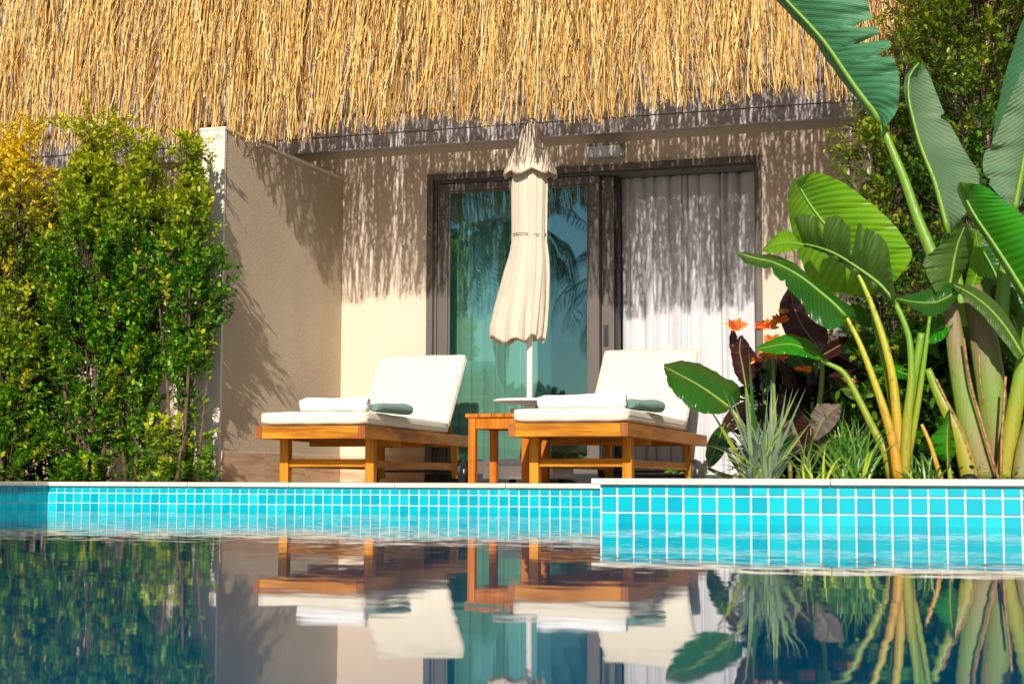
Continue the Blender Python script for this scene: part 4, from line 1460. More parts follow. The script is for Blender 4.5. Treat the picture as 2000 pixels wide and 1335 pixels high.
# tree-like shrubs at the right, behind the big leaves
GR = 'leafy trees between the planting bed and the bungalow'
X1_ = at(1925, 500, 8.7).x
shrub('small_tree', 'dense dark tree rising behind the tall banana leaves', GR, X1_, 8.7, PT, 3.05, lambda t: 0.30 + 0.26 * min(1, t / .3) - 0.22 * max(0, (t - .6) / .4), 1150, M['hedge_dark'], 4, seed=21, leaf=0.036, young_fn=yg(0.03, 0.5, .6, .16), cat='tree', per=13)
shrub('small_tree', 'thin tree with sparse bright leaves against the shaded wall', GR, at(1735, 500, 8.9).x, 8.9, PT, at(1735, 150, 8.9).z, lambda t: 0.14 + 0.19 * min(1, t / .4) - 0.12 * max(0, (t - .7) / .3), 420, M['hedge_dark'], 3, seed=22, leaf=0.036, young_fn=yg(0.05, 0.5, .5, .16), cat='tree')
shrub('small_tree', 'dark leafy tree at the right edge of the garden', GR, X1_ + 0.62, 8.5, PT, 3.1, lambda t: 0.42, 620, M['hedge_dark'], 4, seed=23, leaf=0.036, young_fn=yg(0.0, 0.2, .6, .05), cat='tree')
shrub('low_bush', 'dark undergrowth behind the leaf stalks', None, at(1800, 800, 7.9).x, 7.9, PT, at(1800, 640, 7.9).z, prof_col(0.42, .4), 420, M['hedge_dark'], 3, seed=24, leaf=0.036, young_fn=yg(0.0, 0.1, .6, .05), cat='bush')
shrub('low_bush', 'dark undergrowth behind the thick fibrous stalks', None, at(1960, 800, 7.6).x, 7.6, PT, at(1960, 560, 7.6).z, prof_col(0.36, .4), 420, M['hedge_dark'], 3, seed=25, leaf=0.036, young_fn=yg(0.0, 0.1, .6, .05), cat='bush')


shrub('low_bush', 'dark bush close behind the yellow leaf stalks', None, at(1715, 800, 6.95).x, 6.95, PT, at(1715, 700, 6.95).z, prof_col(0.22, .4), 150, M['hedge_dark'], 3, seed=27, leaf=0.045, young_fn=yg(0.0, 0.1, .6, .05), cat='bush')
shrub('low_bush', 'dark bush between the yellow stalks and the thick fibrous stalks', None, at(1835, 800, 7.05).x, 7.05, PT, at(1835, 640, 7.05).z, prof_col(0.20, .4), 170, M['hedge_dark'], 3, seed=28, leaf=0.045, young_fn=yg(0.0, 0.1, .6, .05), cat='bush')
shrub('wine_leaved_bush', 'dense wine leaved bush, darkened for shade, filling the bed behind the cannas', None, at(1590, 800, 7.3).x, 7.3, PT, at(1590, 700, 7.3).z, prof_col(0.30, .45), 150, M['wine_leaf'], 3, seed=26, leaf=0.085, young_fn=yg(0.0, 0.1, .6, .1), cat='bush')
# ------------------------------------------------------------------ big leaved plants
def blade(parent, st, Y, mat, tilt=(0.05, -0.05), lean=0.0, tears_l=(), tears_r=(), wave=0.006, rib_r=0.006, rib_mat='stalk_green', name='leaf', n=64, rib=True, arch=0.12, sag=0.0):
    """one broad leaf; st = stations (midrib x,y, left edge x,y, right edge x,y) read off the photograph, laid out at depth Y"""
    S_ = catmull(st, n)
    m_ = 7
    V, UV = [], []
    mids = []
    rp = random.Random(len(st) * 13 + int(st[0][0]))
    for i, s in enumerate(S_):
        t = i / n
        dy = lean * (t - 0.5) + sag * math.sin(t * math.pi)
        mid = at(s[0], s[1], Y + dy)
        el = at(s[2], s[3], Y + dy + tilt[0])
        er = at(s[4], s[5], Y + dy + tilt[1])
        mids.append(mid)
        kl = 1.0
        kr = 1.0
        for (v0_, w_, d_) in tears_l:
            kl -= d_ * max(0, 1 - abs(t - v0_) / w_) ** 0.6
        for (v0_, w_, d_) in tears_r:
            kr -= d_ * max(0, 1 - abs(t - v0_) / w_) ** 0.6
        wl = (el - mid).length
        wr_ = (er - mid).length
        row_ = []
        for side, e, k_, w_ in ((-1, el, kl, wl), (1, er, kr, wr_)):
            for j in range(m_ + 1):
                u = j / m_
                p = mid.lerp(e, u * k_)
                bulge = -arch * w_ * math.sin(u * math.pi) * 0.8
                rip = wave * u * math.sin(t * 34 + side * 1.3 + st[0][0]) + wave * 0.6 * u * math.sin(t * 71 + 2)
                p = p + Vector((0, bulge + rip, rip * 0.3))
                row_.append((side, j, p, side * u * 1.0, t))
        V.append(row_)
    verts, faces, uvs = [], [], []
    for side in (0, 1):
        i0 = len(verts)
        for row_ in V:
            for j in range(m_ + 1):
                r_ = row_[side * (m_ + 1) + j]
                verts.append(tuple(r_[2] - parent.location))
                uvs.append((r_[3], r_[4]))
        for i in range(n):
            for j in range(m_):
                a = i0 + i * (m_ + 1) + j
                if side == 0:
                    faces.append((a, a + m_ + 1, a + m_ + 2, a + 1))
                else:
                    faces.append((a, a + 1, a + m_ + 2, a + m_ + 1))
    me = bpy.data.meshes.new(name)
    me.from_pydata(verts, [], faces)
    uvl = me.uv_layers.new(name='UVMap')
    for lp in me.loops:
        uvl.data[lp.index].uv = uvs[lp.vertex_index]
    me.polygons.foreach_set('use_smooth', [True] * len(me.polygons))
    me.materials.append(M[mat])
    o_ = bpy.data.objects.new(name, me)
    COL.objects.link(o_)
    o_.parent = parent
    if rib:
        rr_ = [rib_r * (0.35 + 0.65 * (i / n)) for i in range(0, n + 1, 4)]
        MB().tube([mids[i] + Vector((0, -0.002, 0)) - parent.location for i in range(0, n + 1, 4)], rr_, 7).build('midrib', M[rib_mat], o_, smooth=True)
    return o_


def stalk(parent, pts, widths, Y, mat='stalk_green', name='stalk', flatten=0.8, Y1=None, n=10, nseg=22):
    P3 = []
    S_ = catmull([(p[0], p[1], w) for p, w in zip(pts, widths)], nseg)
    for i, s in enumerate(S_):
        yy = Y if Y1 is None else Y + (Y1 - Y) * i / nseg
        P3.append((at(s[0], s[1], yy) - parent.location, max(0.002, s[2] / 2 / F_PX * yy * 1.03)))
    b_ = MB().tube([p for p, _ in P3], [r_ for _, r_ in P3], n, flatten)
    return b_.build(name, M[mat], parent, smooth=True)


def plant(name, label, cat, px, Y, group=None):
    p = at(px, 934, Y)
    o_ = empty(name, (p.x, Y, PT - 0.03))
    tag(o_, label, cat, group)
    return o_


# the giant plant at the right
GB = 'giant broad leaved plants in the raised bed'
bn = plant('giant_banana_plant', 'tallest broad leaved plant with thick fibrous stalks at the right', 'plant', 1930, 6.75, GB)
YB = 6.75
blade(bn, [(1440, -110, 1440, -112, 1446, -114), (1490, -50, 1478, -42, 1610, -62), (1535, 0, 1522, 8, 1690, -18), (1575, 42, 1560, 47, 1698, 22), (1610, 82, 1593, 84, 1716, 58),
           (1635, 118, 1613, 116, 1738, 84), (1660, 155, 1641, 154, 1750, 126), (1685, 190, 1670, 190, 1757, 160), (1705, 215, 1694, 217, 1752, 215), (1722, 242, 1718, 245, 1729, 248)],
      YB, 'blade_blue', (0.06, -0.06), tears_r=((0.40, .018, .45), (0.50, .022, .5), (0.60, .02, .35), (.255, .012, .3)), wave=0.010, rib_r=0.014, lean=0.1)
stalk(bn, [(1722, 242), (1742, 292), (1766, 350), (1790, 420), (1814, 480), (1838, 540), (1862, 620)], [13, 15, 17, 19, 22, 26, 30], YB + .05)
blade(bn, [(1795, 123, 1788, 125, 1800, 123), (1776, 150, 1767, 152, 1815, 146), (1775, 190, 1768, 191, 1832, 190), (1782, 225, 1776, 227, 1850, 232), (1796, 278, 1790, 281, 1882, 290),
           (1810, 315, 1804, 318, 1906, 330), (1826, 355, 1820, 358, 1921, 366), (1841, 410, 1835, 412, 1897, 402), (1853, 456, 1849, 458, 1864, 446)],
      YB - .03, 'blade_grey', (0.02, 0.12), tears_r=((0.37, .02, .22),), wave=0.004, rib_r=0.012, arch=-0.25)
stalk(bn, [(1853, 456), (1862, 500), (1872, 560), (1880, 640)], [12, 15, 20, 26], YB)
blade(bn, [(2075, -60, 2070, -60, 2080, -62), (2045, 20, 2003, 30, 2085, 10), (2025, 90, 1981, 90, 2075, 80), (2005, 150, 1962, 150, 2060, 140), (1985, 220, 1946, 222, 2040, 215), (1965, 270, 1938, 275, 2010, 280), (1952, 300, 1938, 300, 1960, 302)],
      YB + .25, 'blade_blue', (0.10, -0.05), wave=0.004, rib_r=0.012)
blade(bn, [(2045, 40, 2038, 42, 2052, 38), (2035, 120, 2000, 128, 2075, 110), (2024, 190, 1972, 195, 2070, 180), (2012, 250, 1945, 262, 2060, 240), (2002, 300, 1921, 306, 2045, 300), (1994, 345, 1926, 350, 2020, 345), (1986, 385, 1955, 385, 2000, 388), (1982, 408, 1976, 408, 1988, 410)],
      YB + .02, 'blade_grey', (-0.02, 0.10), wave=0.012, rib_r=0.013, tears_l=((.5, .02, .18), (.72, .02, .12)), arch=-0.2)
stalk(bn, [(1982, 408), (1974, 460), (1962, 540), (1955, 640)], [14, 18, 24, 30], YB + .06)
blade(bn, [(1875, 356, 1872, 357, 1880, 355), (1884, 382, 1870, 376, 1926, 365), (1906, 424, 1893, 423, 1964, 394), (1940, 474, 1929, 476, 2000, 421), (1976, 530, 1965, 534, 2038, 462), (2012, 590, 2001, 596, 2062, 525), (2045, 655, 2035, 660, 2075, 610), (2065, 710, 2060, 712, 2070, 706)],
      YB - .22, 'blade_green', (0.07, -0.10), wave=0.004, rib_r=0.012, arch=0.22)
stalk(bn, [(2065, 710), (2062, 780), (2040, 860), (2020, 940)], [22, 30, 38, 42], YB - .1)
blade(bn, [(1886, 438, 1879, 434, 1896, 444), (1872, 472, 1836, 478, 1902, 470), (1864, 505, 1804, 510, 1894, 502), (1858, 540, 1818, 552, 1878, 540), (1850, 575, 1832, 578, 1862, 574)],
      YB - .10, 'blade_olive', (-0.06, 0.10), wave=0.008, rib_r=0.008, arch=0.1)
blade(bn, [(1750, 583, 1750, 580, 1751, 586), (1790, 590, 1786, 572, 1792, 606), (1828, 590, 1824, 560, 1816, 618), (1858, 576, 1856, 552, 1850, 604), (1878, 560, 1876, 554, 1878, 568)],
      YB - .16, 'blade_dark', (0.04, -0.08), wave=0.006, rib_r=0.006)
blade(bn, [(1862, 556, 1861, 552, 1862, 560), (1896, 574, 1906, 562, 1888, 588), (1932, 602, 1944, 588, 1918, 614), (1966, 642, 1977, 632, 1952, 656), (1998, 694, 2004, 688, 1988, 702)],
      YB - .18, 'blade_olive', (0.05, -0.03), wave=0.004, rib_r=0.007)
blade(bn, [(1886, 440, 1882, 442, 1892, 440), (1925, 498, 1898, 518, 1980, 482), (1955, 560, 1912, 596, 2010, 540), (1985, 640, 1945, 672, 2024, 604), (2010, 720, 2000, 725, 2018, 716)],
      YB + .12, 'blade_dark', (0.10, 0.02), wave=0.006, rib_r=0.008)
blade(bn, [(1905, 452, 1899, 452, 1912, 450), (1912, 500, 1894, 505, 1922, 498), (1905, 545, 1886, 550, 1918, 545), (1885, 580, 1878, 582, 1892, 580)], YB + .02, 'blade_lime', (0.03, -0.02), rib_r=0.005)
blade(bn, [(1930, 640, 1930, 636, 1932, 642), (1905, 690, 1885, 640, 1915, 705), (1890, 725, 1880, 690, 1898, 738), (1885, 760, 1882, 755, 1888, 764)], YB + .16, 'blade_green', (0.02, -0.04), rib_r=0.004)
# smaller leaves filling the heart of the clump
for mx0, my0, mx1, my1, wd_, mt_, yo_ in ((1698, 722, 1800, 746, 26, 'blade_green', .05), (1640, 690, 1720, 660, 34, 'blade_dark', .18), (1756, 700, 1812, 650, 40, 'blade_dark', .20),
                                          (1770, 770, 1830, 700, 36, 'blade_dark', .15), (1640, 760, 1700, 790, 30, 'blade_olive', .12), (1905, 760, 1875, 660, 44, 'blade_dark', .20),
                                          (1990, 620, 1935, 560, 50, 'blade_olive', .10), (1700, 640, 1650, 600, 30, 'blade_green', .22), (1835, 700, 1790, 660, 28, 'blade_olive', .02),
                                          (1880, 900, 1925, 830, 24, 'blade_green', .18), (1590, 900, 1640, 850, 26, 'blade_olive', -.2), (1720, 900, 1700, 830, 22, 'blade_lime', .1)):
    dx_, dy_ = mx1 - mx0, my1 - my0
    ln_ = math.hypot(dx_, dy_)
    nx_, ny_ = -dy_ / ln_, dx_ / ln_
    st_ = []
    for t, w_ in ((0, .05), (.2, .65), (.45, 1), (.7, .85), (.9, .4), (1, .05)):
        cx_, cy_ = mx0 + dx_ * t, my0 + dy_ * t - 10 * math.sin(t * 3.14)
        st_.append((cx_, cy_, cx_ + nx_ * wd_ / 2 * w_, cy_ + ny_ * wd_ / 2 * w_, cx_ - nx_ * wd_ / 2 * w_, cy_ - ny_ * wd_ / 2 * w_))
    blade(bn, st_, YB + yo_, mt_, (rnd.uniform(-.05, .07), rnd.uniform(-.07, .05)), rib_r=0.003, n=26)
# thick clasping sheaths
stalk(bn, [(1852, 560), (1862, 640), (1873, 720), (1888, 800), (1905, 870), (1925, 936)], [26, 32, 36, 42, 48, 44], YB - .10, 'sheath', 'sheath', 0.55)
stalk(bn, [(1895, 560), (1916, 640), (1930, 720), (1940, 800), (1948, 880), (1955, 936)], [40, 50, 54, 52, 44, 36], YB + .0, 'sheath', 'sheath', 0.5)
stalk(bn, [(1812, 720), (1830, 765), (1850, 805), (1875, 860), (1895, 936)], [13, 18, 23, 28, 34], YB - .16, 'stalk_green', 'sheath', 0.55)
stalk(bn, [(2012, 640), (1995, 730), (1982, 800), (1970, 870), (1962, 936)], [26, 28, 30, 32, 34], YB - .12, 'stalk_green', 'sheath', 0.55)
stalk(bn, [(2030, 760), (2012, 830), (2000, 880), (1994, 936)], [22, 26, 30, 34], YB - .16, 'sheath', 'sheath', 0.55)
for pts, w in (([(1882, 660), (1893, 740), (1910, 800), (1930, 870), (1950, 934)], 5), ([(1964, 735), (1960, 800), (1956, 870), (1955, 934)], 5), ([(1828, 740), (1852, 790), (1880, 850), (1908, 934)], 5), ([(1912, 680), (1914, 740), (1922, 790)], 3)):
    stalk(bn, pts, [w] * len(pts), YB - .17, 'sheath_edge', 'torn_edge', 1.0, n=6)

# second, lower plant with the lit lime leaf
b2 = plant('broad_leaf_plant', 'leaning plant with a glowing lime leaf and yellow stalks', 'plant', 1758, 6.45, GB)
Y2 = 6.45
blade(b2, [(1556, 349, 1548, 351, 1566, 343), (1566, 372, 1539, 380, 1602, 338), (1582, 399, 1541, 422, 1652, 360), (1602, 426, 1552, 472, 1702, 398), (1632, 461, 1570, 522, 1742, 434),
           (1667, 497, 1590, 562, 1770, 472), (1702, 531, 1642, 572, 1781, 502), (1728, 562, 1698, 578, 1752, 546)],
      Y2 + .12, 'blade_lime', (0.10, -0.08), wave=0.005, rib_r=0.009, arch=0.14)
blade(b2, [(1568, 476, 1549, 424, 1566, 480), (1588, 480, 1572, 417, 1586, 486), (1606, 485, 1602, 426, 1604, 492), (1626, 493, 1636, 421, 1622, 502), (1649, 505, 1657, 440, 1644, 516),
           (1673, 521, 1680, 437, 1667, 533), (1696, 537, 1702, 450, 1690, 550), (1719, 555, 1732, 476, 1712, 567), (1738, 576, 1744, 545, 1734, 583), (1749, 592, 1749, 586, 1748, 596)],
      Y2 - .02, 'blade_olive', (-0.09, 0.02), tears_l=((0.235, .02, .5), (0.50, .03, .75), (.60, .012, .35)), wave=0.010, rib_r=0.009, arch=0.16)
stalk(b2, [(1749, 592), (1766, 630), (1777, 670), (1780, 740), (1772, 820), (1766, 936)], [10.1, 10.9, 11.8, 14.3, 18.5, 21.8], Y2 - .02)
blade(b2, [(1489, 490, 1489, 487, 1490, 492), (1512, 478, 1512, 462, 1513, 494), (1535, 474, 1533, 449, 1536, 492), (1556, 475, 1555, 460, 1556, 486), (1570, 478, 1569, 474, 1570, 482)],
      Y2 - .05, 'blade_lime', (0.05, -0.05), rib_r=0.004)
blade(b2, [(1438, 493, 1437, 490, 1440, 497), (1470, 503, 1472, 495, 1458, 514), (1506, 511, 1512, 498, 1500, 528), (1540, 526, 1548, 512, 1532, 556), (1572, 546, 1590, 546, 1562, 588),
           (1603, 571, 1632, 577, 1588, 626), (1630, 594, 1664, 600, 1622, 643), (1652, 618, 1674, 620, 1650, 634)],
      Y2 - .10, 'blade_dark', (0.10, -0.12), tears_r=((.30, .03, .6), (.42, .015, .3)), wave=0.006, rib_r=0.008, arch=0.2)
stalk(b2, [(1652, 616), (1678, 668), (1704, 735), (1728, 805), (1745, 870), (1755, 936)], [6.7, 10.1, 12.6, 16.0, 18.5, 21.8], Y2 - .08, 'stalk_yellow')
stalk(b2, [(1668, 520), (1688, 560), (1708, 610), (1726, 665), (1742, 730), (1750, 800), (1756, 870), (1760, 936)], [5.9, 8.4, 10.9, 13.4, 16.0, 18.5, 20.2, 21.8], Y2, 'stalk_yellow')
stalk(b2, [(1702, 590), (1714, 650), (1732, 720), (1745, 800), (1756, 880), (1762, 936)], [8.4, 11.8, 14.3, 16.8, 18.5, 20.2], Y2 + .06)
stalk(b2, [(1816, 618), (1808, 680), (1797, 760), (1784, 840), (1772, 900), (1766, 936)], [5.9, 8.4, 10.9, 12.6, 14.3, 16.8], Y2 + .02)
stalk(b2, [(1800, 650), (1792, 700), (1780, 760), (1772, 850), (1770, 936)], [13.4, 16.8, 20.2, 21.8, 23.5], Y2 + .10)
blade(b2, [(1785, 668, 1784, 664, 1786, 671), (1812, 655, 1808, 632, 1815, 672), (1838, 640, 1836, 618, 1842, 662), (1860, 628, 1858, 622, 1862, 634)], Y2 + .2, 'blade_green', (0.03, -0.03), rib_r=0.004)
b3 = plant('young_shoot', 'young upright shoot with one cupped green leaf', 'plant', 1846, 6.35)
blade(b3, [(1854, 799, 1852, 799, 1856, 799), (1852, 826, 1838, 830, 1858, 824), (1850, 856, 1817, 858, 1864, 856), (1850, 884, 1830, 890, 1866, 882), (1852, 902, 1847, 902, 1856, 902)], 6.35, 'blade_green', (0.04, -0.06), rib_r=0.004)
stalk(b3, [(1852, 900), (1856, 936)], [7, 9], 6.35)
stalk(b3, [(1800, 828), (1818, 870), (1838, 936)], [6, 8, 10], 6.35, 'stalk_yellow')

# cannas
cn = plant('canna_plant', 'wine red leaved canna with orange flowers behind the strap leaves', 'plant', 1560, 6.75)
YC_ = 6.75
blade(cn, [(1545, 558, 1541, 559, 1552, 561), (1548, 588, 1524, 590, 1573, 581), (1558, 618, 1523, 622, 1594, 617), (1573, 645, 1538, 655, 1614, 641), (1592, 668, 1572, 676, 1617, 664), (1606, 692, 1602, 694, 1610, 690)], YC_, 'blade_wine', (0.04, -0.06), rib_r=0.006, rib_mat='sheath')
stalk(cn, [(1606, 692), (1604, 760), (1592, 840), (1575, 936)], [8, 10, 12, 14], YC_, 'sheath')
blade(cn, [(1447, 655, 1444, 656, 1451, 655), (1445, 685, 1429, 684, 1468, 680), (1450, 712, 1431, 712, 1485, 708), (1454, 736, 1438, 734, 1474, 734), (1458, 756, 1454, 756, 1463, 756)], YC_ - .1, 'blade_wine', (0.02, -0.05), rib_r=0.005, rib_mat='sheath')
stalk(cn, [(1458, 756), (1462, 800), (1480, 936)], [7, 8, 11], YC_ - .1, 'sheath')
blade(cn, [(1431, 638, 1429, 637, 1434, 638), (1432, 668, 1424, 668, 1441, 664), (1436, 700, 1430, 700, 1446, 696), (1444, 728, 1440, 728, 1448, 728)], YC_ - .06, 'blade_wine', (0.0, -0.03), rib_r=0.004, rib_mat='sheath')
blade(cn, [(1475, 682, 1475, 679, 1476, 684), (1508, 676, 1504, 664, 1508, 690), (1545, 672, 1542, 652, 1544, 692), (1580, 685, 1586, 668, 1574, 697), (1606, 700, 1608, 696, 1604, 704)], YC_ - .28, 'blade_green', (0.05, -0.05), rib_r=0.005)
stalk(cn, [(1594, 698), (1622, 712), (1650, 730), (1680, 785), (1706, 838), (1730, 885), (1742, 936)], [7, 9, 11, 13, 15, 18, 20], YC_ - .30, 'stalk_green')
blade(cn, [(1298, 716, 1298, 710, 1299, 724), (1325, 730, 1336, 704, 1306, 752), (1355, 746, 1376, 714, 1326, 777), (1385, 765, 1412, 735, 1352, 798), (1408, 782, 1442, 752, 1384, 808), (1428, 797, 1446, 784, 1418, 806)], YC_ - .45, 'blade_dark', (0.12, -0.10), rib_r=0.006, arch=0.2)
stalk(cn, [(1426, 796), (1450, 830), (1475, 880), (1495, 936)], [8, 10, 12, 14], YC_ - .42, 'stalk_green')
blade(cn, [(1642, 790, 1640, 788, 1643, 793), (1622, 803, 1600, 790, 1640, 814), (1604, 826, 1584, 812, 1624, 838), (1590, 858, 1586, 856, 1594, 860)], YC_ - .2, 'blade_wine_grey', (0.03, -0.05), rib_r=0.004, rib_mat='sheath')
for i, (mx_, my_, ln_, wd_, an_) in enumerate(((1400, 870, 95, 38, 70), (1435, 815, 90, 34, 50), (1530, 750, 120, 52, 100), (1590, 745, 110, 50, 60), (1550, 830, 130, 60, 110), (1620, 760, 120, 48, 40),
                                               (1500, 730, 90, 34, 80), (1650, 700, 100, 40, 150), (1600, 880, 110, 50, 80), (1520, 860, 100, 50, 70), (1690, 800, 110, 44, 120), (1655, 860, 90, 40, 60), (1560, 700, 90, 46, 130), (1630, 680, 80, 30, 30))):
    a = math.radians(an_)
    dx_, dy_ = math.cos(a), -math.sin(a)
    st_ = []
    for t, w_ in ((0.0, .06), (.2, .7), (.45, 1), (.7, .85), (.9, .4), (1, .05)):
        mx, my = mx_ + dx_ * ln_ * (0.5 - t), my_ + dy_ * ln_ * (0.5 - t)
        st_.append((mx, my, mx + dy_ * wd_ / 2 * w_, my - dx_ * wd_ / 2 * w_, mx - dy_ * wd_ / 2 * w_, my + dx_ * wd_ / 2 * w_))
    blade(cn, st_, YC_ + .15 + .06 * (i % 4), 'blade_wine' if i % 3 else 'blade_dark', (rnd.uniform(-.06, .08), rnd.uniform(-.08, .06)), rib_r=0.004, rib_mat='sheath', n=24)
    bx_, by_ = mx_ - dx_ * ln_ * .5, my_ - dy_ * ln_ * .5
    stalk(cn, [(bx_, by_), (bx_ + (1550 - bx_) * .15, (by_ + 936) / 2), (bx_ + (1550 - bx_) * .35, 936)], [6, 8, 10], YC_ + .15 + .06 * (i % 4), 'sheath', nseg=8, n=6)
# orange flowers: clusters of curling petals
for (fx, fy, fs, npet, upw) in ((1437, 645, 26, 5, 1.6), (1497, 640, 22, 9, .5), (1522, 630, 20, 7, .9), (1508, 662, 16, 7, .2), (1497, 690, 16, 6, -.3), (1520, 694, 18, 7, -.2), (1530, 612, 12, 4, 1.0), (1568, 722, 16, 6, 0), (1660, 745, 12, 6, .4), (1478, 702, 12, 5, -.5)):
    c0 = at(fx, fy, YC_ - .16)
    fb = MB()
    sz = fs / F_PX * 7.4
    npet = int(npet * 1.8)
    for k in range(npet):
        a = 2 * math.pi * k / npet + rnd.uniform(-.4, .4)
        d = Vector((math.cos(a), 0.5 * math.sin(a) - .3, upw * .6 + rnd.uniform(-.3, .6))).normalized()
        s_ = d.cross(Vector((rnd.uniform(-.3, .3), 1, rnd.uniform(-.3, .3)))).normalized()
        nn = s_.cross(d)
        base_i = len(fb.v)
        for t, w_ in ((0, .12), (.3, .3), (.65, .34), (1.0, .06)):
            c_ = c0 + d * sz * t + nn * (sz * .25 * t * t) + Vector((0, 0, -sz * .15 * t * t))
            fb.v += [tuple(c_ - s_ * w_ * sz * .55 - cn.location), tuple(c_ + nn * sz * .05 - cn.location), tuple(c_ + s_ * w_ * sz * .55 - cn.location)]
        for q_ in range(3):
            for j in range(2):
                a0 = base_i + q_ * 3 + j
                fb.f.append((a0, a0 + 1, a0 + 4, a0 + 3))
    fb.build('flower', M['orange_petal'], cn, smooth=True)
stalk(cn, [(1510, 690), (1512, 780), (1520, 936)], [5, 7, 9], YC_ - .12, 'sheath')


# strap leaved clumps
def strap_clump(name, label, px, Y, n, lmin, lmax, width, mat, seed, spread=0.9, cat='plant', young=0.08, kind_px=None, upright=()):
    rs = np.random.RandomState(seed)
    p0 = at(px, 934, Y)
    root = empty(name, (p0.x, Y, PT - 0.03))
    tag(root, label, cat)
    Vn, Fn, Yn = [], [], []
    seg = 9
    total = [(None, None)] * n + list(upright)
    for k, (ux, uy) in enumerate(total):
        if ux is None:
            a = rs.uniform(0, 2 * math.pi)
            el = rs.beta(2.2, 1.6)
            ln = rs.uniform(lmin, lmax)
            tilt = (1 - el) * 1.25 * spread
            bx, by = rs.uniform(-.05, .05), rs.uniform(-.04, .04)
            dirh = np.array([math.cos(a), math.sin(a) * .7, 0])
            w0 = width * rs.uniform(.7, 1.25)
            drp = rs.uniform(.15, .8)
        else:
            tp = at(ux, uy, Y + rs.uniform(-.1, .02))
            bx, by = rs.uniform(-.04, .04), -0.03
            v_ = np.array([tp.x - p0.x - bx, tp.y - Y - by, tp.z - (PT - .03)])
            ln = np.linalg.norm(v_)
            tilt = math.atan2(math.hypot(v_[0], v_[1]), v_[2])
            hh = math.hypot(v_[0], v_[1]) + 1e-6
            dirh = np.array([v_[0] / hh, v_[1] / hh, 0])
            w0 = width * 1.35
            drp = 0.0
        i0 = len(Vn)
        pos = np.array([bx, by, 0.0])
        th_ = tilt * 0.5 if drp else tilt
        side = np.array([-dirh[1], dirh[0], 0])
        side = side * math.cos(k) * .5 + np.array([1, 0, 0]) * .8
        side /= np.linalg.norm(side)
        yv = 1.0 * (rs.uniform() < young) + (0.8 if (ux is not None and rs.uniform() < .5) else 0)
        for s_ in range(seg + 1):
            t = s_ / seg
            w = w0 * (0.55 + 1.0 * t if t < .4 else (1 - t) / .6 * 0.95 + 0.02) * 0.5
            d = dirh * math.sin(th_) + np.array([0, 0, math.cos(th_)])
            nn = np.cross(side, d)
            for q_, off in ((-1, -.25), (0, 0), (1, -.25)):
                pt = pos + side * w * q_ - nn * off * w
                Vn.append(tuple(pt))
                Yn.append(yv)
            pos = pos + d * ln / seg
            th_ += (tilt * 0.5 + drp * 1.0 * t) / seg * 1.6 if drp else 0
        for s_ in range(seg):
            for j in range(2):
                a0 = i0 + s_ * 3 + j
                Fn.append((a0, a0 + 1, a0 + 4, a0 + 3))
    o_ = mesh_np('strap_leaves', np.array(Vn), np.array(Fn), M[mat], root, smooth=True, attr=np.array(Yn))
    tag(o_, kind='stuff')
    return root


strap_clump('strap_leaf_clump', 'grey green strap leaved clump at the left end of the raised bed', 1492, 6.28, 120, .16, .34, 0.014, 'strap_grey', 31, 1.35, young=.04,
            upright=((1412, 757), (1428, 770), (1455, 765), (1500, 762), (1520, 770), (1536, 758), (1549, 757), (1560, 758), (1574, 757), (1506, 740), (1585, 822)))
strap_clump('strap_leaf_clump', 'few broad yellow green blades inside the grey clump', 1487, 6.34, 6, .10, .2, 0.020, 'strap_green', 32, .5, young=.6, upright=((1373, 775), (1462, 676), (1468, 740)))
strap_clump('grass_clump', 'bright green grassy clump beside the yellow stalks', 1668, 6.30, 70, .12, .30, 0.012, 'strap_green', 33, 1.15, young=.15)
strap_clump('grass_clump', 'dark green grassy clump behind the bright one', 1650, 6.55, 70, .16, .36, 0.014, 'strap_green', 34, 1.0, young=.04)
strap_clump('grass_clump', 'small grassy tuft at the foot of the thick stalks', 1800, 6.28, 26, .06, .16, 0.010, 'strap_green', 35, 1.1, young=.3)
strap_clump('grass_clump', 'low arching tuft between the two leafy clumps', 1590, 6.22, 26, .10, .24, 0.010, 'strap_green', 36, 1.3, young=.4)

# round leaved ground cover and bark chips
rs = np.random.RandomState(44)
n = 420
gx = rs.uniform(XN + .15, 1.0, n)
gy = rs.uniform(YN + .24, YN + .75, n)
gz = PT - .03 + rs.uniform(.005, .075, n)
P = np.stack([gx, gy, gz], 1)
D = rs.normal(0, 1, (n, 3))
D[:, 2] = np.abs(D[:, 2]) * .3
o = leaf_cloud('ground_cover', P, D, np.tile([0, -.5, 1.0], (n, 1)) + rs.normal(0, .4, (n, 3)), rs.uniform(.014, .030, n), rs.uniform(0, .2, n), M['strap_green'], None, 0.1, 0.85)
tag(o, kind='stuff')
mc = MB()
for k in range(900):
    x_, y_ = rs.uniform(XN + .12, .6), rs.uniform(YN + .22, YN + 1.2)
    s_ = rs.uniform(.006, .022)
    a = rs.uniform(0, 3.1)
    c_, n_ = math.cos(a) * s_, math.sin(a) * s_
    z_ = PT - .028 + rs.uniform(0, .022)
    mc.v += [(x_ - c_, y_ - n_, z_), (x_ + n_ * .4, y_ - c_ * .4, z_ + .004), (x_ + c_, y_ + n_, z_ + .003), (x_ - n_ * .4, y_ + c_ * .4, z_ + .007)]
    mc.f.append((len(mc.v) - 4, len(mc.v) - 3, len(mc.v) - 2, len(mc.v) - 1))
tag(mc.build('bark_mulch', M['mulch']), kind='stuff')
sl_p = at(1893, 931, 6.22)
sp_ = MB().lathe([(0.001, 0.052), (0.018, 0.050), (0.030, 0.042), (0.036, 0.028), (0.038, 0.0), (0.001, 0.0)], (0, 0, 0), 24).build('garden_spotlight', M['black'], None, smooth=True)
sp_.location = (sl_p.x, 6.22, PT - 0.031)
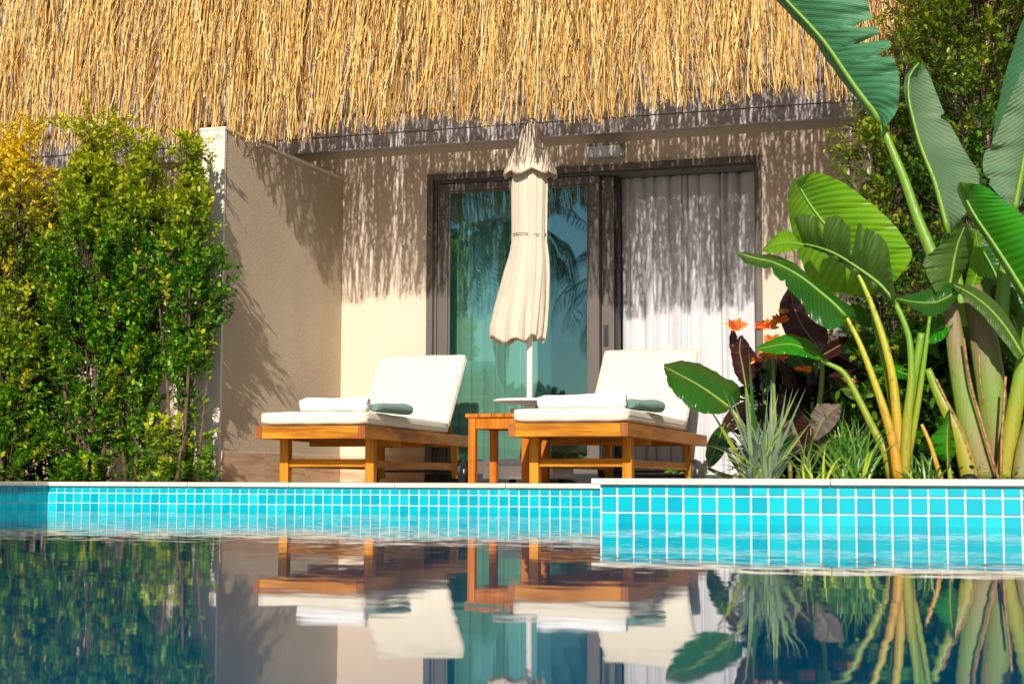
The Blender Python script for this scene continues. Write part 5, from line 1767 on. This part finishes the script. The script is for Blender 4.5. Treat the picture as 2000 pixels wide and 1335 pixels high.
tag(sp_, 'low black domed garden spotlight at the foot of the thick stalks', 'lamp')


# ------------------------------------------------------------------ palms and garden behind the camera (seen in the door glass)
def palm(x_, y_, h, seed, label):
    rs_ = np.random.RandomState(seed)
    root = empty('palm_tree', (x_, y_, 0.118))
    tag(root, label, 'tree', 'palms on the far side of the pool')
    MB().tube([(0, 0, 0), (0.06, 0.03, h * .5), (0.15, 0.05, h)], [0.16, 0.11, 0.09], 12).build('trunk', M['grey_stem'], root, smooth=True)
    P, D_, U_, Z_ = [], [], [], []
    rb_ = MB()
    for k in range(22):
        a = 2.4 * k + rs_.uniform(-.2, .2)
        el = rs_.uniform(-.2, 1.2)
        pos = np.array([0.15, 0.05, h])
        pts = [tuple(pos)]
        ln = rs_.uniform(1.5, 2.2)
        for s_ in range(24):
            d = np.array([math.cos(a) * math.cos(el), math.sin(a) * math.cos(el), math.sin(el)])
            pos = pos + d * ln / 24
            el -= 0.075
            pts.append(tuple(pos))
            side = np.cross(d, [0, 0, 1.0])
            side /= np.linalg.norm(side) + 1e-6
            for sg_ in (-1, 1):
                P.append(pos)
                D_.append(side * sg_ * .9 + d * .6 + np.array([0, 0, -.35]))
                U_.append(np.cross(side, d))
                Z_.append(0.55 * math.sin(math.pi * (0.12 + 0.8 * s_ / 24)))
        rb_.tube(pts, [0.016 - 0.0005 * q_ for q_ in range(len(pts))], 4, cap=False)
    rb_.build('frond_ribs', M['grey_stem'], root)
    fo_ = leaf_cloud('fronds', np.array(P), np.array(D_), np.array(U_), np.array(Z_), np.zeros(len(P)), M['palm'], root, 0.3, 0.05)
    tag(fo_, kind='stuff')


palm(-8.6, -4.2, 4.3, 51, 'tall palm mirrored in the left door glass')
palm(-6.8, -6.5, 3.6, 52, 'shorter palm mirrored in the right of the door glass')
palm(-11.5, -7.5, 4.6, 53, 'farthest palm beyond the pool')
for i, (hx_, hy_, hr_, hz_) in enumerate(((-6.2, -9.0, 1.1, 2.2), (-7.6, -11.0, 1.3, 1.8), (-10.2, -10.5, 1.4, 1.9), (-4.4, -10.5, 1.2, 2.6), (-13.0, -9.5, 1.4, 2.4))):
    rs = np.random.RandomState(60 + i)
    n = 2600
    v_ = rs.normal(0, 1, (n, 3))
    v_ /= np.linalg.norm(v_, axis=1, keepdims=True)
    P = v_ * (rs.uniform(.4, 1, n) ** .4)[:, None] * np.array([hr_, hr_, hz_ / 2]) + np.array([0, 0, hz_ / 2 + .1])
    root = empty('garden_bush', (hx_, hy_, 0.118))
    tag(root, ('tall rounded bush nearest the short palm', 'broad bush left of the tallest mirrored bush', 'wide bush between the two taller palms', 'high narrow bush farthest right across the pool', 'big bush beyond the farthest palm')[i], 'bush', 'bushes across the pool')
    tag(leaf_cloud('foliage', P, v_ + rs.normal(0, .5, (n, 3)), np.tile([0, 0, 1.0], (n, 1)) + rs.normal(0, .5, (n, 3)), rs.uniform(.12, .22, n), np.zeros(n), M['palm'], root, .3, .5), kind='stuff')
    MB().tube([(0, 0, 0), (0, 0, hz_ * .5)], [.08, .04], 8).build('trunk', M['stem'], root)
